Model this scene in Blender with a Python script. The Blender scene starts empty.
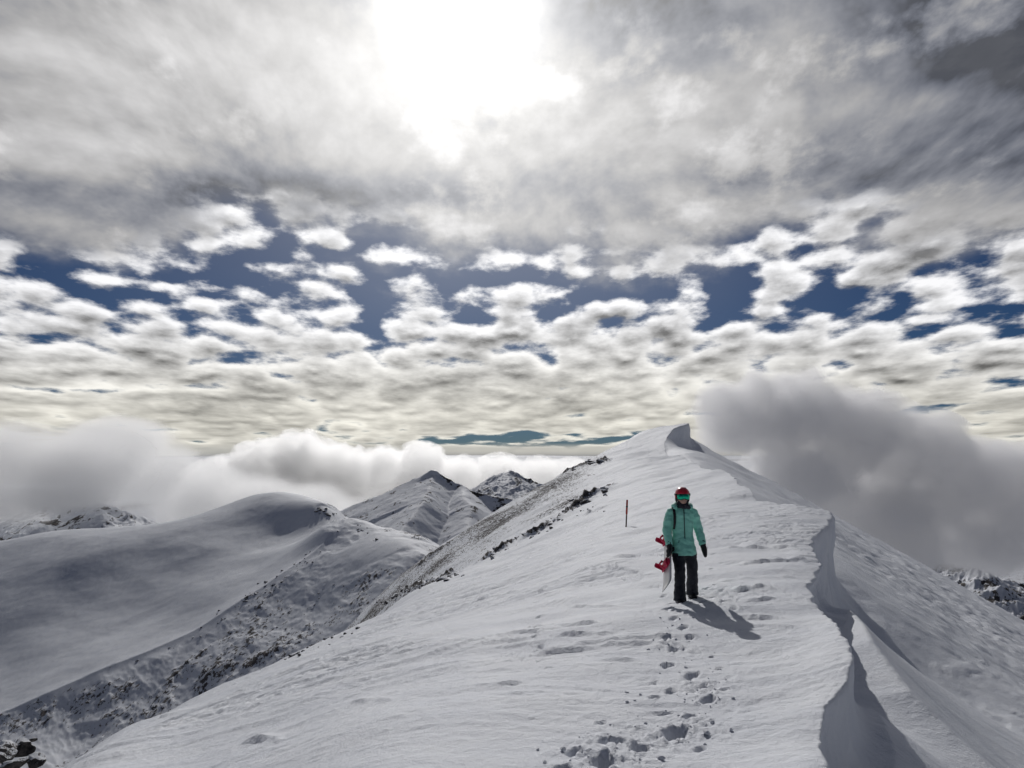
import bpy, bmesh, math, random
import numpy as np
from mathutils import Vector, Matrix
random.seed(7)
D = bpy.data
scene = bpy.context.scene
COL = scene.collection
rad = math.radians

# ------------------------------------------------------------------ camera
F = 788.0
PITCH = math.atan((450 - 384) / F)
CP, SP = math.cos(PITCH), math.sin(PITCH)
cam_d = D.cameras.new('camera'); cam_d.sensor_width = 36.0; cam_d.lens = 36.0 * F / 1024
cam_d.clip_start = 0.1; cam_d.clip_end = 80000
cam = D.objects.new('camera', cam_d); COL.objects.link(cam)
cam.location = (0, 0, 0); cam.rotation_euler = (rad(90) + PITCH, 0, 0)
scene.camera = cam

def UQ(px, py):
    """direction through a picture point as x/y and z/y"""
    u = (px - 512) / F; v = (384 - py) / F
    k = CP - v * SP
    return u / k, (SP + v * CP) / k

# ------------------------------------------------------------------ numpy noise
_rg = np.random.RandomState(11).rand(65536) * 2 * math.pi
_GX = np.cos(_rg).astype(np.float32); _GY = np.sin(_rg).astype(np.float32)
def gnoise(x, y, seed=0):
    """gradient noise, about -0.9 .. 0.9"""
    x, y = np.broadcast_arrays(x, y)
    xf = np.floor(x); yf = np.floor(y)
    x0 = xf.astype(np.int32); y0 = yf.astype(np.int32)
    fx = (x - xf).astype(np.float32); fy = (y - yf).astype(np.float32)
    sx = fx * fx * fx * (fx * (fx * 6 - 15) + 10); sy = fy * fy * fy * (fy * (fy * 6 - 15) + 10)
    def row(i): return (x0 + i) * np.int32(7919) + np.int32(seed * 1237)
    def g(r, cy, i, j):
        k = (r ^ cy); k = (k ^ (k >> 7)) & 65535
        return _GX[k] * (fx - i) + _GY[k] * (fy - j)
    r0, r1 = row(0), row(1); c0 = y0 * np.int32(104729); c1 = (y0 + 1) * np.int32(104729)
    a = g(r0, c0, 0, 0); a += (g(r1, c0, 1, 0) - a) * sx
    b = g(r0, c1, 0, 1); b += (g(r1, c1, 1, 1) - b) * sx
    return (a + (b - a) * sy) * 1.5
def fbm(x, y, oct=4, seed=0, gain=0.5, lac=2.03):
    s = 0; a = 1.0
    for o in range(oct):
        s = s + a * gnoise(x, y, seed + o * 17)
        x = x * lac + 13.7; y = y * lac + 5.1; a *= gain
    return s
def ridged(x, y, oct=4, seed=0, gain=0.5):
    s = 0; a = 1.0
    for o in range(oct):
        n = 1 - np.abs(gnoise(x, y, seed + o * 31)) * 1.6
        s = s + a * n * n
        x = x * 2.1 + 3.7; y = y * 2.1 + 9.1; a *= gain
    return s
def sstep(a, b, x):
    t = np.clip((x - a) / (b - a), 0, 1)
    return t * t * (3 - 2 * t)

# ------------------------------------------------------------------ object helpers
def mesh_np(name, verts, faces, smooth=True):
    me = D.meshes.new(name)
    nv, nf = len(verts), len(faces); k = faces.shape[1]
    me.vertices.add(nv); me.vertices.foreach_set('co', verts.astype(np.float32).ravel())
    me.loops.add(nf * k); me.loops.foreach_set('vertex_index', faces.astype(np.int32).ravel())
    me.polygons.add(nf); me.polygons.foreach_set('loop_start', np.arange(0, nf * k, k, dtype=np.int32))
    me.update(calc_edges=True)
    me.polygons.foreach_set('use_smooth', np.full(nf, smooth))
    return me
def link(name, me, mat=None, parent=None, loc=None):
    o = D.objects.new(name, me); COL.objects.link(o)
    if mat is not None and me is not None and not me.materials: me.materials.append(mat)
    if parent is not None: o.parent = parent
    if loc is not None: o.location = loc
    return o
def tag(o, label=None, cat=None, group=None, kind=None):
    if label: o['label'] = label
    if cat: o['category'] = cat
    if group: o['group'] = group
    if kind: o['kind'] = kind
    return o
def grid_faces(nr, nc):
    i = np.arange(nr - 1)[:, None] * nc + np.arange(nc - 1)[None, :]
    i = i.ravel()
    return np.stack([i, i + 1, i + nc + 1, i + nc], axis=1)
def add_attr(me, name, vals):
    a = me.attributes.new(name, 'FLOAT', 'POINT'); a.data.foreach_set('value', vals.astype(np.float32).ravel())

# ------------------------------------------------------------------ node helpers
class NT:
    def __init__(s, tree): s.t = tree; s.n = tree.nodes; s.l = tree.links
    def node(s, typ, **kw):
        n = s.n.new(typ)
        for k, v in kw.items(): setattr(n, k, v)
        return n
    def put(s, sock, v):
        if hasattr(v, 'is_output') or isinstance(v, bpy.types.NodeSocket): s.l.new(v, sock)
        else: sock.default_value = v
    def m(s, op, a, b=None, c=None, clamp=False):
        n = s.n.new('ShaderNodeMath'); n.operation = op; n.use_clamp = clamp
        s.put(n.inputs[0], a)
        if b is not None: s.put(n.inputs[1], b)
        if c is not None: s.put(n.inputs[2], c)
        return n.outputs[0]
    def vm(s, op, a, b=None, scale=None):
        n = s.n.new('ShaderNodeVectorMath'); n.operation = op
        s.put(n.inputs[0], a)
        if b is not None: s.put(n.inputs[1], b)
        if scale is not None: s.put(n.inputs['Scale'], scale)
        return n.outputs['Value'] if op in ('LENGTH', 'DISTANCE', 'DOT_PRODUCT') else n.outputs[0]
    def noise(s, vec, scale, detail=4, rough=0.5, dist=0.0, lac=2.0, dim='3D'):
        n = s.n.new('ShaderNodeTexNoise'); n.noise_dimensions = dim; s.put(n.inputs['Vector'], vec); n.inputs['Scale'].default_value = scale
        n.inputs['Detail'].default_value = detail; n.inputs['Roughness'].default_value = rough
        n.inputs['Distortion'].default_value = dist; n.inputs['Lacunarity'].default_value = lac
        return n.outputs[0]
    def ss(s, a, b, x, to0=0.0, to1=1.0):
        n = s.n.new('ShaderNodeMapRange'); n.interpolation_type = 'SMOOTHSTEP'
        s.put(n.inputs['Value'], x); s.put(n.inputs['From Min'], a); s.put(n.inputs['From Max'], b)
        s.put(n.inputs['To Min'], to0); s.put(n.inputs['To Max'], to1)
        return n.outputs[0]
    def mix(s, f, a, b):
        n = s.n.new('ShaderNodeMix'); n.data_type = 'RGBA'
        s.put(n.inputs[0], f); s.put(n.inputs[6], a); s.put(n.inputs[7], b)
        return n.outputs[2]
    def xyz(s, x, y, z):
        n = s.n.new('ShaderNodeCombineXYZ'); s.put(n.inputs[0], x); s.put(n.inputs[1], y); s.put(n.inputs[2], z)
        return n.outputs[0]
def new_mat(name):
    m = D.materials.new(name); m.use_nodes = True; m.node_tree.nodes.clear()
    t = NT(m.node_tree); out = t.node('ShaderNodeOutputMaterial')
    return m, t, out
def pbsdf(t, out, col, rough=0.6, **kw):
    b = t.node('ShaderNodeBsdfPrincipled'); t.put(b.inputs['Base Color'], col); t.put(b.inputs['Roughness'], rough)
    for k, v in kw.items(): t.put(b.inputs[k], v)
    t.l.new(b.outputs[0], out.inputs['Surface'])
    return b

def snow_material(name, scl=1.0, bump=0.3, spec=0.12, fine=True):
    m, t, out = new_mat(name)
    geo = t.node('ShaderNodeNewGeometry'); pos = geo.outputs['Position']
    at = t.node('ShaderNodeAttribute', attribute_name='rock')
    n1 = t.noise(pos, 0.9 / scl, 6, 0.6)
    snow = t.mix(t.ss(0.3, 0.7, n1), (0.745, 0.77, 0.82, 1), (0.80, 0.82, 0.855, 1))
    n2 = t.noise(t.vm('MULTIPLY', pos, (1.0, 0.6, 1.0)), 2.6 / scl, 8, 0.72)
    n3 = t.noise(pos, 0.35 / scl, 3, 0.5)
    rockc = t.mix(t.ss(0.35, 0.65, n2), (0.026, 0.025, 0.026, 1), (0.13, 0.118, 0.112, 1))
    mask = t.m('ADD', at.outputs['Fac'], t.m('MULTIPLY', t.m('SUBTRACT', n2, 0.5), 2.1))
    mask = t.ss(0.47, 0.56, mask)
    col = t.mix(mask, snow, rockc)
    b = pbsdf(t, out, col, t.m('ADD', 0.7, t.m('MULTIPLY', mask, 0.3)))
    b.inputs['Specular IOR Level'].default_value = spec
    bp = t.node('ShaderNodeBump'); bp.inputs['Strength'].default_value = bump; bp.inputs['Distance'].default_value = 0.05 * scl
    hgt = t.m('ADD', t.noise(pos, 9.0 / scl, 5, 0.65), t.m('MULTIPLY', t.noise(pos, 60 / scl, 2, 0.5), 0.25))
    hgt = t.m('ADD', hgt, t.m('MULTIPLY', t.m('MULTIPLY', n2, mask), 4.0))
    t.l.new(hgt, bp.inputs['Height']); t.l.new(bp.outputs[0], b.inputs['Normal'])
    return m
# ------------------------------------------------------------------ main ridge: left / top surface
class RBF:
    """thin plate spline of z/y over (x/y, ln y)"""
    def __init__(s, pts, wscale=0.30, smooth=1e-4):
        s.ws = wscale
        P = np.array(pts); s.X = np.stack([P[:, 0], np.log(P[:, 1]) * wscale], 1); v = P[:, 2]
        n = len(v); K = s.k(s.X, s.X) + np.eye(n) * smooth
        A = np.zeros((n + 3, n + 3)); A[:n, :n] = K; A[:n, n] = 1; A[:n, n+1:] = s.X; A[n, :n] = 1; A[n+1:, :n] = s.X.T
        s.c = np.linalg.solve(A, np.concatenate([v, np.zeros(3)]))
    @staticmethod
    def k(a, b):
        d2 = ((a[:, None, :] - b[None, :, :]) ** 2).sum(-1)
        return 0.5 * d2 * np.log(d2 + 1e-12)
    def __call__(s, u, y):
        sh = np.shape(u); u = np.ravel(u); w = np.log(np.ravel(y)) * s.ws
        out = np.empty(len(u))
        for i in range(0, len(u), 20000):
            X = np.stack([u[i:i+20000], w[i:i+20000]], 1)
            out[i:i+20000] = s.k(X, s.X) @ s.c[:-3] + s.c[-3] + X @ s.c[-2:]
        return out.reshape(sh)

cols = {   # px at the horizon row : [(depth, height)]
 -700: [(2.5,-3.0),(5,-5),(12,-12),(30,-35),(100,-100),(300,-200)],
 -300: [(2.5,-2.5),(5,-3.6),(12,-8.5),(30,-24),(100,-70),(190,-120),(300,-160)],
 0:   [(2.5,-2.1),(5,-2.7),(8,-3.8),(12,-5.6),(18,-9),(30,-18),(60,-36),(100,-54),(190,-92),(300,-130),(420,-180)],
 100: [(5,-2.55),(8,-3.2),(12,-4.5),(20,-7.5),(24,-9.4),(35,-17),(60,-33),(100,-50),(190,-84)],
 200: [(2.5,-1.86),(5,-2.4),(8,-3.05),(12,-4.05),(20,-6.3),(28,-8.8),(40,-15),(60,-26),(100,-43),(190,-70),(300,-110),(420,-160)],
 300: [(5,-2.15),(8,-2.75),(12,-3.5),(20,-5.3),(35,-9.0),(45,-12.2),(60,-19),(100,-34),(150,-46),(190,-53),(240,-68)],
 400: [(2.5,-1.74),(5,-1.95),(8,-2.45),(12,-3.1),(20,-4.5),(35,-7.1),(55,-10.6),(70,-13.5),(90,-19),(130,-24.5),(180,-28.5),(230,-44),(300,-85),(420,-140)],
 500: [(5,-1.92),(8,-2.3),(12,-2.78),(20,-3.8),(35,-5.6),(60,-8.4),(80,-10.5),(100,-12.1),(140,-12.6),(180,-13.2),(215,-20),(300,-60)],
 600: [(2.5,-1.70),(5,-1.93),(8,-2.27),(12,-2.50),(20,-3.05),(35,-3.9),(60,-5.2),(90,-5.8),(130,-4.5),(160,-3.0),(195,-0.9),(230,-8),(300,-40),(420,-100)],
 643: [(60,-4.2),(90,-4.2),(130,-2.0),(145,-1.3),(160,-1.2),(185,1.9),(205,4.8),(235,0.0)],
 690: [(2.5,-1.70),(5,-1.96),(8,-2.25),(9.6,-2.33),(12.2,-2.32),(20,-2.62),(35,-3.1),(60,-3.35),(300,-25)],
 800: [(2.5,-1.68),(5,-1.86),(8,-2.16),(9.6,-2.25),(12,-2.28),(20,-2.45),(30,-2.65)],
 1000:[(5,-1.85),(12,-2.3),(30,-2.7),(60,-3.2),(100,-2.6),(200,5),(300,-5),(420,-60)],
 1400:[(2.5,-1.8),(5,-2.0),(12,-2.5),(30,-3),(100,-3),(200,4)],
}
L_pts = [((p - 512) / F, d, z / d) for p, l in cols.items() for d, z in l]
lip_px = [(900,6000,0.3),(845,800,3.0),(828,768,4.7),(818,742,5.5),(824,712,6.2),(846,684,7.1),(851,664,7.9),(838,636,9.3),(812,602,12.3),(809,592,13.4),(817,568,16.9),(812,547,21.6),(822,533,26),
          (831,521.5,31),(816,515,34),(786,509,38),(757,499,48),(748,491,55),(737,483,65),(728,472,84),(712,470.5,90),(697,466,105),(679,458,135),(669,456,150),
          (665,444,171),(672,431,186),(686,425,197),(689,425,206),(690,432,240),(690,450,300),(690,470,430)]
for p, r, d in lip_px[3:-3]:
    u, q = UQ(p, r); L_pts.append((u, d, q))
class Table:
    """the spline sampled on a fine table and read back with cubic interpolation"""
    def __init__(s, f, u0, u1, nu, y0, y1, nw):
        s.u0, s.du = u0, (u1 - u0) / (nu - 1); s.w0 = math.log(y0); s.dw = (math.log(y1) - s.w0) / (nw - 1)
        s.nu, s.nw = nu, nw
        U, W = np.meshgrid(u0 + s.du * np.arange(-1, nu + 2), s.w0 + s.dw * np.arange(-1, nw + 2), indexing='ij')
        s.T = f(U, np.exp(W))
    def __call__(s, u, y):
        a = np.clip((u - s.u0) / s.du, 0, s.nu - 1.001); b = np.clip((np.log(y) - s.w0) / s.dw, 0, s.nw - 1.001)
        i = a.astype(int); j = b.astype(int); a = a - i; b = b - j
        def w(t): return (-.5*t + t*t - .5*t**3, 1 - 2.5*t*t + 1.5*t**3, .5*t + 2*t*t - 1.5*t**3, -.5*t*t + .5*t**3)
        wa, wb = w(a), w(b); out = 0
        for p in range(4):
            r = 0
            for q in range(4): r = r + wb[q] * s.T[i + p, j + q]
            out = out + wa[p] * r
        return out
rbfL = Table(RBF(L_pts), -1.6, 1.4, 240, 2.3, 450, 240)
# the lip's x/y as a function of ln y
_lw = np.array([math.log(d) for _, _, d in lip_px]); _lu = np.array([UQ(p, min(r, 900))[0] for p, r, _ in lip_px])
def pchip(xk, yk, x):
    h = np.diff(xk); dl = np.diff(yk) / h; m = np.zeros(len(xk))
    for i in range(1, len(xk) - 1):
        if dl[i-1] * dl[i] > 0:
            w1 = 2 * h[i] + h[i-1]; w2 = h[i] + 2 * h[i-1]
            m[i] = (w1 + w2) / (w1 / dl[i-1] + w2 / dl[i])
    m[0] = dl[0]; m[-1] = dl[-1]
    x = np.clip(x, xk[0], xk[-1]); i = np.clip(np.searchsorted(xk, x) - 1, 0, len(xk) - 2)
    t = (x - xk[i]) / h[i]
    return (yk[i] * (1 + 2*t) * (1-t)**2 + m[i] * h[i] * t * (1-t)**2 + yk[i+1] * t*t*(3-2*t) + m[i+1] * h[i] * t*t*(t-1))
def lip_x(y):
    y = np.asarray(y, dtype=float)
    base = pchip(_lw, _lu, np.log(np.maximum(y, 0.5))) * y
    return base + np.minimum(y, 60) * 0.004 * fbm(np.log(y) * 14, y * 0 + 3.3, 3, 5) + np.minimum(y / 12, 1.2) * (0.045 * gnoise(y * 1.9, y * 0, 6) + 0.022 * gnoise(y * 6.5, y * 0, 7))

FEET = [(681, 600.5), (694.5, 593)]
# footprints: px, py, width in px, yaw
prints = [(661,713,15,0.2),(612,738,24,0.5),(675,731,30,1.1),(603,759,32,1.2),(560,769,26,1.2),(708,702,17,.9),(671,694,14,1.2),
          (692,679,18,1.0),(668,668,15,1.1),(675,652,14,1.0),(667,641,12,1.0),(703,688,10,1.),(683,631,12,1),(674,622,11,1),(690,640,9,.8),(667,611,11,1),
          (672,602,10,1),(701,604,9,1),(712,597,10,1),(724,604,9,.9),(722,590,8,1),(706,588,7,1),(735,611,8,1),(664,594,7,1),(732,597,7,1),(716,583,6,1),(741,588,6,1),
          (697,574,6,1),(712,568,6,1),(703,560,5,1),(715,553,5,1),(707,546,5,1),(716,540,4,1),(709,533,4,1),(716,527,4,1),(711,520,3,1),(640,776,26,1.1),(575,748,20,1.0),(690,716,14,1.0),(655,700,14,1.0),(724,692,12,.9),(640,745,20,1.1),(700,745,14,1.0),(600,722,12,1.0),(720,672,8,1),(655,684,7,1),
          (535,600,7,1),(531,610,6,1),(539,618,7,1),(533,627,7,1),(540,634,8,1),(534,641,7,1),(541,648,8,1),(532,655,8,1),(524,661,6,1),(540,663,8,1),(548,670,6,1),
          (541,592,5,1),(536,585,5,1),(545,578,5,1),(538,572,4,1),(549,565,4,1),(558,558,4,1),(570,549,4,1),(583,541,3,1)]
def detail_top(x, y, near):
    """wind texture of the top surface in metres"""
    d = np.sqrt(x * x + y * y)
    h = 0.05 * fbm(x * 0.22, y * 0.30, 3, 11) * sstep(1, 12, d) * 2.2
    h = h + 0.10 * fbm(x * 0.05, y * 0.07, 3, 12) * sstep(15, 60, d) * 4
    # sastrugi: low scarps stretched across the view
    wx = x + 0.6 * fbm(x * 0.5, y * 0.5, 2, 21); wy = y + 0.35 * fbm(x * 0.45, y * 0.45, 2, 22)
    a = fbm(wx * 0.55, wy * 2.6, 4, 23, 0.55)
    b = fbm(wx * 1.6 + 7, wy * 6.0, 3, 24, 0.55)
    patch = sstep(0.0, 0.42, fbm(x * 0.16 + 2, y * 0.16, 3, 25) + 0.22)
    calm = sstep(9.0, 13.0, y)
    scarp = (sstep(0.05, 0.10, a) * 0.036 + sstep(0.12, 0.17, b) * 0.020) * patch * (0.25 + 0.75 * calm)
    scarp = scarp * (1 - 0.4 * sstep(30, 90, d))
    h = h + scarp
    h = h + 0.006 * fbm(x * 3.1, y * 4.0, 3, 26)
    return h

def zL_smooth(x, y):
    yy = np.maximum(y, 2.5)
    u = np.clip(x / yy, -1.5, 1.3)
    z = rbfL(u, yy) * yy
    return z + np.minimum(0, (x / yy + 1.5)) * yy * 0.6
def bumps(x, y):
    """footprints, drag marks and trodden snow round the walker"""
    h = np.zeros_like(x)
    for (wx, wy, r, yaw) in PR:
        m = (np.abs(x - wx) < 3.2 * r) & (np.abs(y - wy) < 3.6 * r)
        if not m.any(): continue
        dx = x[m] - wx; dy = y[m] - wy
        ca, sa = math.cos(yaw), math.sin(yaw)
        a = (dx * ca + dy * sa) / (1.5 * r); b = (-dx * sa + dy * ca) / (0.75 * r)
        e = np.sqrt(a * a + b * b) + 0.28 * gnoise(x[m] * 16, y[m] * 16, 41)
        h[m] += -0.72 * r * (1 - sstep(0.62, 1.02, e)) + 0.16 * r * np.exp(-((e - 1.25) / 0.25) ** 2) * (0.6 + 1.3 * gnoise(x[m] * 22, y[m] * 22, 42))
    # broken crust scattered along the track
    for (cx, cy, sx, sy, amp) in CR:
        g = np.exp(-(((x - cx) / sx) ** 2 + ((y - cy) / sy) ** 2))
        n = fbm(x * 9, y * 9, 3, 43, 0.6)
        h += g * amp * (sstep(0.25, 0.42, n) - 0.7 * sstep(0.30, 0.5, -n))
    return h
def zL(x, y, full=True):
    z = zL_smooth(x, y)
    z = z + detail_top(x, y, True)
    # cornice lip curls: thin wind roll along the edge
    e = lip_x(y) - x
    z = z + np.minimum(y, 25) * 0.0045 * np.exp(-(e / (0.05 * np.minimum(y, 40))) ** 2)
    z = z + bumps(x, y) + scarps(x, y)
    # flank: rock roughness below the rollover
    return z
def scarps(x, y):
    h = np.zeros_like(x)
    for (xs, ys_, amp, w) in SC:
        m = (x > xs[0]) & (x < xs[-1])
        if not m.any(): continue
        X_ = x[m]; t = (X_ - xs[0]) / (xs[-1] - xs[0])
        yc = np.interp(X_, xs, ys_) + 0.05 * fbm(X_ * 2.2 + ys_[0], X_ * 0, 3, 48)
        a = amp * np.sin(np.pi * t) ** .5 * (0.65 + 0.7 * gnoise(X_ * 3.1, X_ * 0 + ys_[0], 49))
        d = y[m] - yc
        h[m] += np.maximum(a, 0) * sstep(-0.035, 0.0, d) * (1 - sstep(0.0, w, d))
    return h
def hit(px, py, d0=2.0, d1=230.0):
    """first place on the smooth top surface seen through a picture point"""
    u, q = UQ(px, py); ds = np.exp(np.linspace(math.log(d0), math.log(d1), 1500))
    z = zL_smooth(u * ds, ds); below = q * ds - z
    i = np.where(below < 0)[0]
    i = i if len(i) else [int(np.argmin(below / ds + (ds < 30) * 9))]
    return (u * ds[i[0]], ds[i[0]], z[i[0]])
PR = []; CR = []; SC = []
SC_ = []
_tmp = []
for (px, py, w, yaw) in prints:
    p = hit(px, min(py, 900))
    if p is None: continue
    r = max(0.5 * w / F * p[1] * 0.85, 0.035); _tmp.append((p[0], p[1], min(r * 1.25, 0.15), yaw))
PR = _tmp
for (px, py, sxp, amp) in [(700,725,30,.02),(640,735,40,.02),(700,690,30,.02),(680,650,25,.02),(705,603,40,.014),(735,592,40,.016),(535,630,14,.03),(525,655,25,.025),(600,755,45,.016),(560,600,30,.014),(740,560,30,.014)]:
    p = hit(px, py); s = sxp / F * p[1]
    CR.append((p[0], p[1], s, s * 1.6, amp))

# ------------------------------------------------------------------ right face below the cornice
CA, SA = 0.9646, 0.2639
fins = [([(7.9,21.5),(7.35,18.6),(6.75,16.2),(6.25,14.4),(5.8,13),(5.45,11.1),(5.5,9.3),(5.9,7.4)], 0.75, 2.3, 0.95)]   # crests on the right face: polyline in plan, height, half width
def zR(x, y):
    off = x * CA - y * SA; along = x * SA + y * CA
    z = -2.6 - 0.576 * off
    z = z - 0.35 * np.maximum(0, along - 300) ** 1.15 / 3 - 0.0007 * np.maximum(0, off - 60) ** 2 * 0.5
    sc = np.clip(along / 40, 0.25, 1.0)
    # hollows scooped out below the overhangs, and the snow ramp that reaches up to the edge between them
    z = z - 1.5 * np.exp(-((x - 13.0) / 3.6) ** 2 - ((y - 25) / 5.5) ** 2)
    z = z - 4.5 * np.exp(-((x - 41.0) / 9) ** 2 - ((y - 186) / 16) ** 2)
    z = z + 0.65 * np.exp(-((x - 2.85) / .42) ** 2 - ((y - 5.5) / .55) ** 2)
    z = z + 0.50 * np.exp(-((along - 5.5) / 4.0) ** 2) * np.exp(-np.maximum(off - .8, 0) / 2.2)
    z = z + 0.50 * np.exp(-((along - 9.3) / 1.6) ** 2) * np.exp(-np.maximum(off - 1.2, 0) / 2.5)
    # gullies and wind ribs running down and along the face
    z = z + sc * 0.45 * fbm(off * 0.10 + 4, along * 0.045, 3, 61)
    z = z + 0.3 * sstep(3, 25, off) * fbm(off * 0.33, along * 0.06 + 7, 2, 62) * sc
    # rippled wind crust further out
    rp = sstep(2.0, 8.0, off - 1.2) * sstep(8, 30, along)
    wx = off + 0.8 * fbm(off * .3, along * .3, 2, 65)
    n = fbm(wx * 1.5, along * 0.42, 4, 63, 0.6)
    z = z + rp * np.clip(along / 50, .12, 1.5) * (0.06 * sstep(0.0, 0.3, n) + 0.04 * n)
    z = z + rp * 0.13 * fbm(wx * 0.5, along * 0.16, 3, 66) * sstep(20, 90, along)
    z = z + 0.012 * fbm(x * 1.7, y * 1.7, 3, 64)
    for (pl, hh, wl, wr) in fins:
        best = np.full(np.shape(x), 1e9); sd = np.zeros(np.shape(x)); tt = np.zeros(np.shape(x))
        for k in range(len(pl) - 1):
            ax, ay = pl[k]; bx, by = pl[k+1]; vx, vy = bx - ax, by - ay; ll = vx * vx + vy * vy
            t = np.clip(((x - ax) * vx + (y - ay) * vy) / ll, 0, 1)
            ex = x - ax - t * vx; ey = y - ay - t * vy; d = np.sqrt(ex * ex + ey * ey)
            m = d < best
            best = np.where(m, d, best); sd = np.where(m, np.sign(vx * ey - vy * ex), sd); tt = np.where(m, (k + t) / (len(pl) - 1), tt)
        w = np.where(sd > 0, wl, wr)
        z = z + hh * np.sin(np.pi * np.clip(0.08 + tt * 0.9, 0, 1)) * np.clip(1 - best / w, 0, 1) ** 1.5
    return z

wall_prof = [(0,0),(.03,.012),(.055,.04),(.06,.09),(.035,.17),(0.0,.28),(-.02,.40),(.0,.53),(.06,.66),(.17,.78),(.33,.88),(.55,.95),(.78,.985),(1,1)]
def build_ridge():
    ys = [0.7]
    while ys[-1] < 430:
        y = ys[-1]; ys.append(y + 0.014 + min(y * y / 1500, y * 0.005))
    ys = np.array(ys); nr = len(ys)
    lx = lip_x(ys)
    NL, NR = 820, 320
    # left columns: s = x/(y+4) from -1.25 to the lip, denser in the picture
    s_l = lx / (ys + 4)
    t = np.linspace(0, 1, NL)
    tt = np.where(t < 0.12, t / 0.12 * 0.30, 0.30 + (t - 0.12) / 0.88 * 0.70)
    X = (-1.35 + (s_l[:, None] + 1.35) * tt[None, :]) * (ys[:, None] + 4)
    Y = np.repeat(ys[:, None], NL, 1)
    Z = zL(X, Y)
    zl = Z[:, -1]
    # rock roughness on the left flank
    rk = rock_field(X, Y, Z)
    Z = Z + rk[1]
    zl = Z[:, -1]
    # wall
    zr0 = zR(lx, ys); h = np.maximum(zl - zr0, 0.05)
    wid = 0.62 * h
    bx = lx + wid; bz = np.minimum(zR(bx, ys), zl - 0.03)
    P = np.array(wall_prof[1:])
    Xw = lx[:, None] + (bx - lx)[:, None] * P[None, :, 0]
    Zw = zl[:, None] + (bz - zl)[:, None] * P[None, :, 1]
    Yw = np.repeat(ys[:, None], len(P), 1)
    rough = 0.05 * h[:, None] * fbm(Yw * 1.1, Zw * 2.0, 3, 71)
    rough = rough + 0.028 * h[:, None] * gnoise(Yw * 0.5 + 9, Zw * 13.0, 72) + 0.012 * gnoise(Yw * 6, Zw * 16, 73)
    env = np.sin(np.pi * np.linspace(0, 1, len(P)))[None, :]
    Xw = Xw + rough * env
    # right columns
    t = np.linspace(0, 1, NR + 1)[1:]
    s_b = bx / (ys + 4)
    tt = np.where(t < 0.85, t * 0.75 / 0.85, 0.75 + (t - 0.85) / 0.15 * 0.25)
    Xr = (s_b[:, None] + (1.5 - s_b[:, None]) * tt[None, :]) * (ys[:, None] + 4)
    Yr = np.repeat(ys[:, None], NR, 1)
    Zr = zR(Xr, Yr)
    gap = (zR(bx, ys) - bz)[:, None]
    Zr = Zr - gap * np.exp(-(Xr - bx[:, None]) / (0.5 + 0.02 * Yr))
    XX = np.concatenate([X, Xw, Xr], 1); YY = np.concatenate([Y, Yw, Yr], 1); ZZ = np.concatenate([Z, Zw, Zr], 1)
    nc = XX.shape[1]
    rock = np.zeros_like(XX); rock[:, :NL] = rk[0]
    V = np.stack([XX.ravel(), YY.ravel(), ZZ.ravel()], 1)
    me = mesh_np('snow_ridge', V, grid_faces(nr, nc))
    add_attr(me, 'rock', rock)
    o = link('snow_ridge_ground', me, MAT_SNOW)
    return tag(o, kind='structure', label='wind packed snow ridge with a corniced edge climbing to a peak', cat='ridge')
def rock_field(X, Y, Z):
    """0..1 likelihood of bare rock and its extra height, on the left flank of the ridge"""
    U = X / np.maximum(Y, 1)
    r = np.zeros_like(X)
    # the flank beyond the rollover
    far = sstep(75, 120, Y)
    px = 512 + U * F
    n = fbm(X * 0.055 + Y * 0.02, Y * 0.03 - X * 0.03, 4, 81, 0.6)
    n2 = ridged(X * 0.09, Y * 0.05, 4, 82)
    left = 1 - sstep(560, 640, px - (Y - 150) * 0.2)
    r = far * left * (0.46 + 0.28 * n)
    # outcrop bands: polyline in plan with width
    bn = np.zeros_like(X)
    for (pl, w, amp) in BANDS:
        best = np.full(X.shape, 1e9)
        for k in range(len(pl) - 1):
            ax, ay = pl[k]; bx, by = pl[k+1]; vx, vy = bx - ax, by - ay; ll = vx * vx + vy * vy
            t = np.clip(((X - ax) * vx + (Y - ay) * vy) / ll, 0, 1)
            best = np.minimum(best, np.hypot(X - ax - t * vx, Y - ay - t * vy))
        bn = np.maximum(bn, amp * np.exp(-(best / w) ** 2))
    jag = fbm(X * 0.5, Y * 0.35, 4, 83, 0.6)
    r = np.maximum(r, bn * (0.62 + 0.45 * jag))
    hgt = bn * (0.25 + np.maximum(jag, -0.3)) * 0.9 + far * left * 0.35 * np.maximum(0, ridged(X * .12, Y * .12, 3, 84) - 1.1)
    return r, hgt
def plan(pts): 
    out = []
    for p in pts:
        q = hit(p[0], p[1])
        out.append((q[0], q[1]))
    return out

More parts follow.
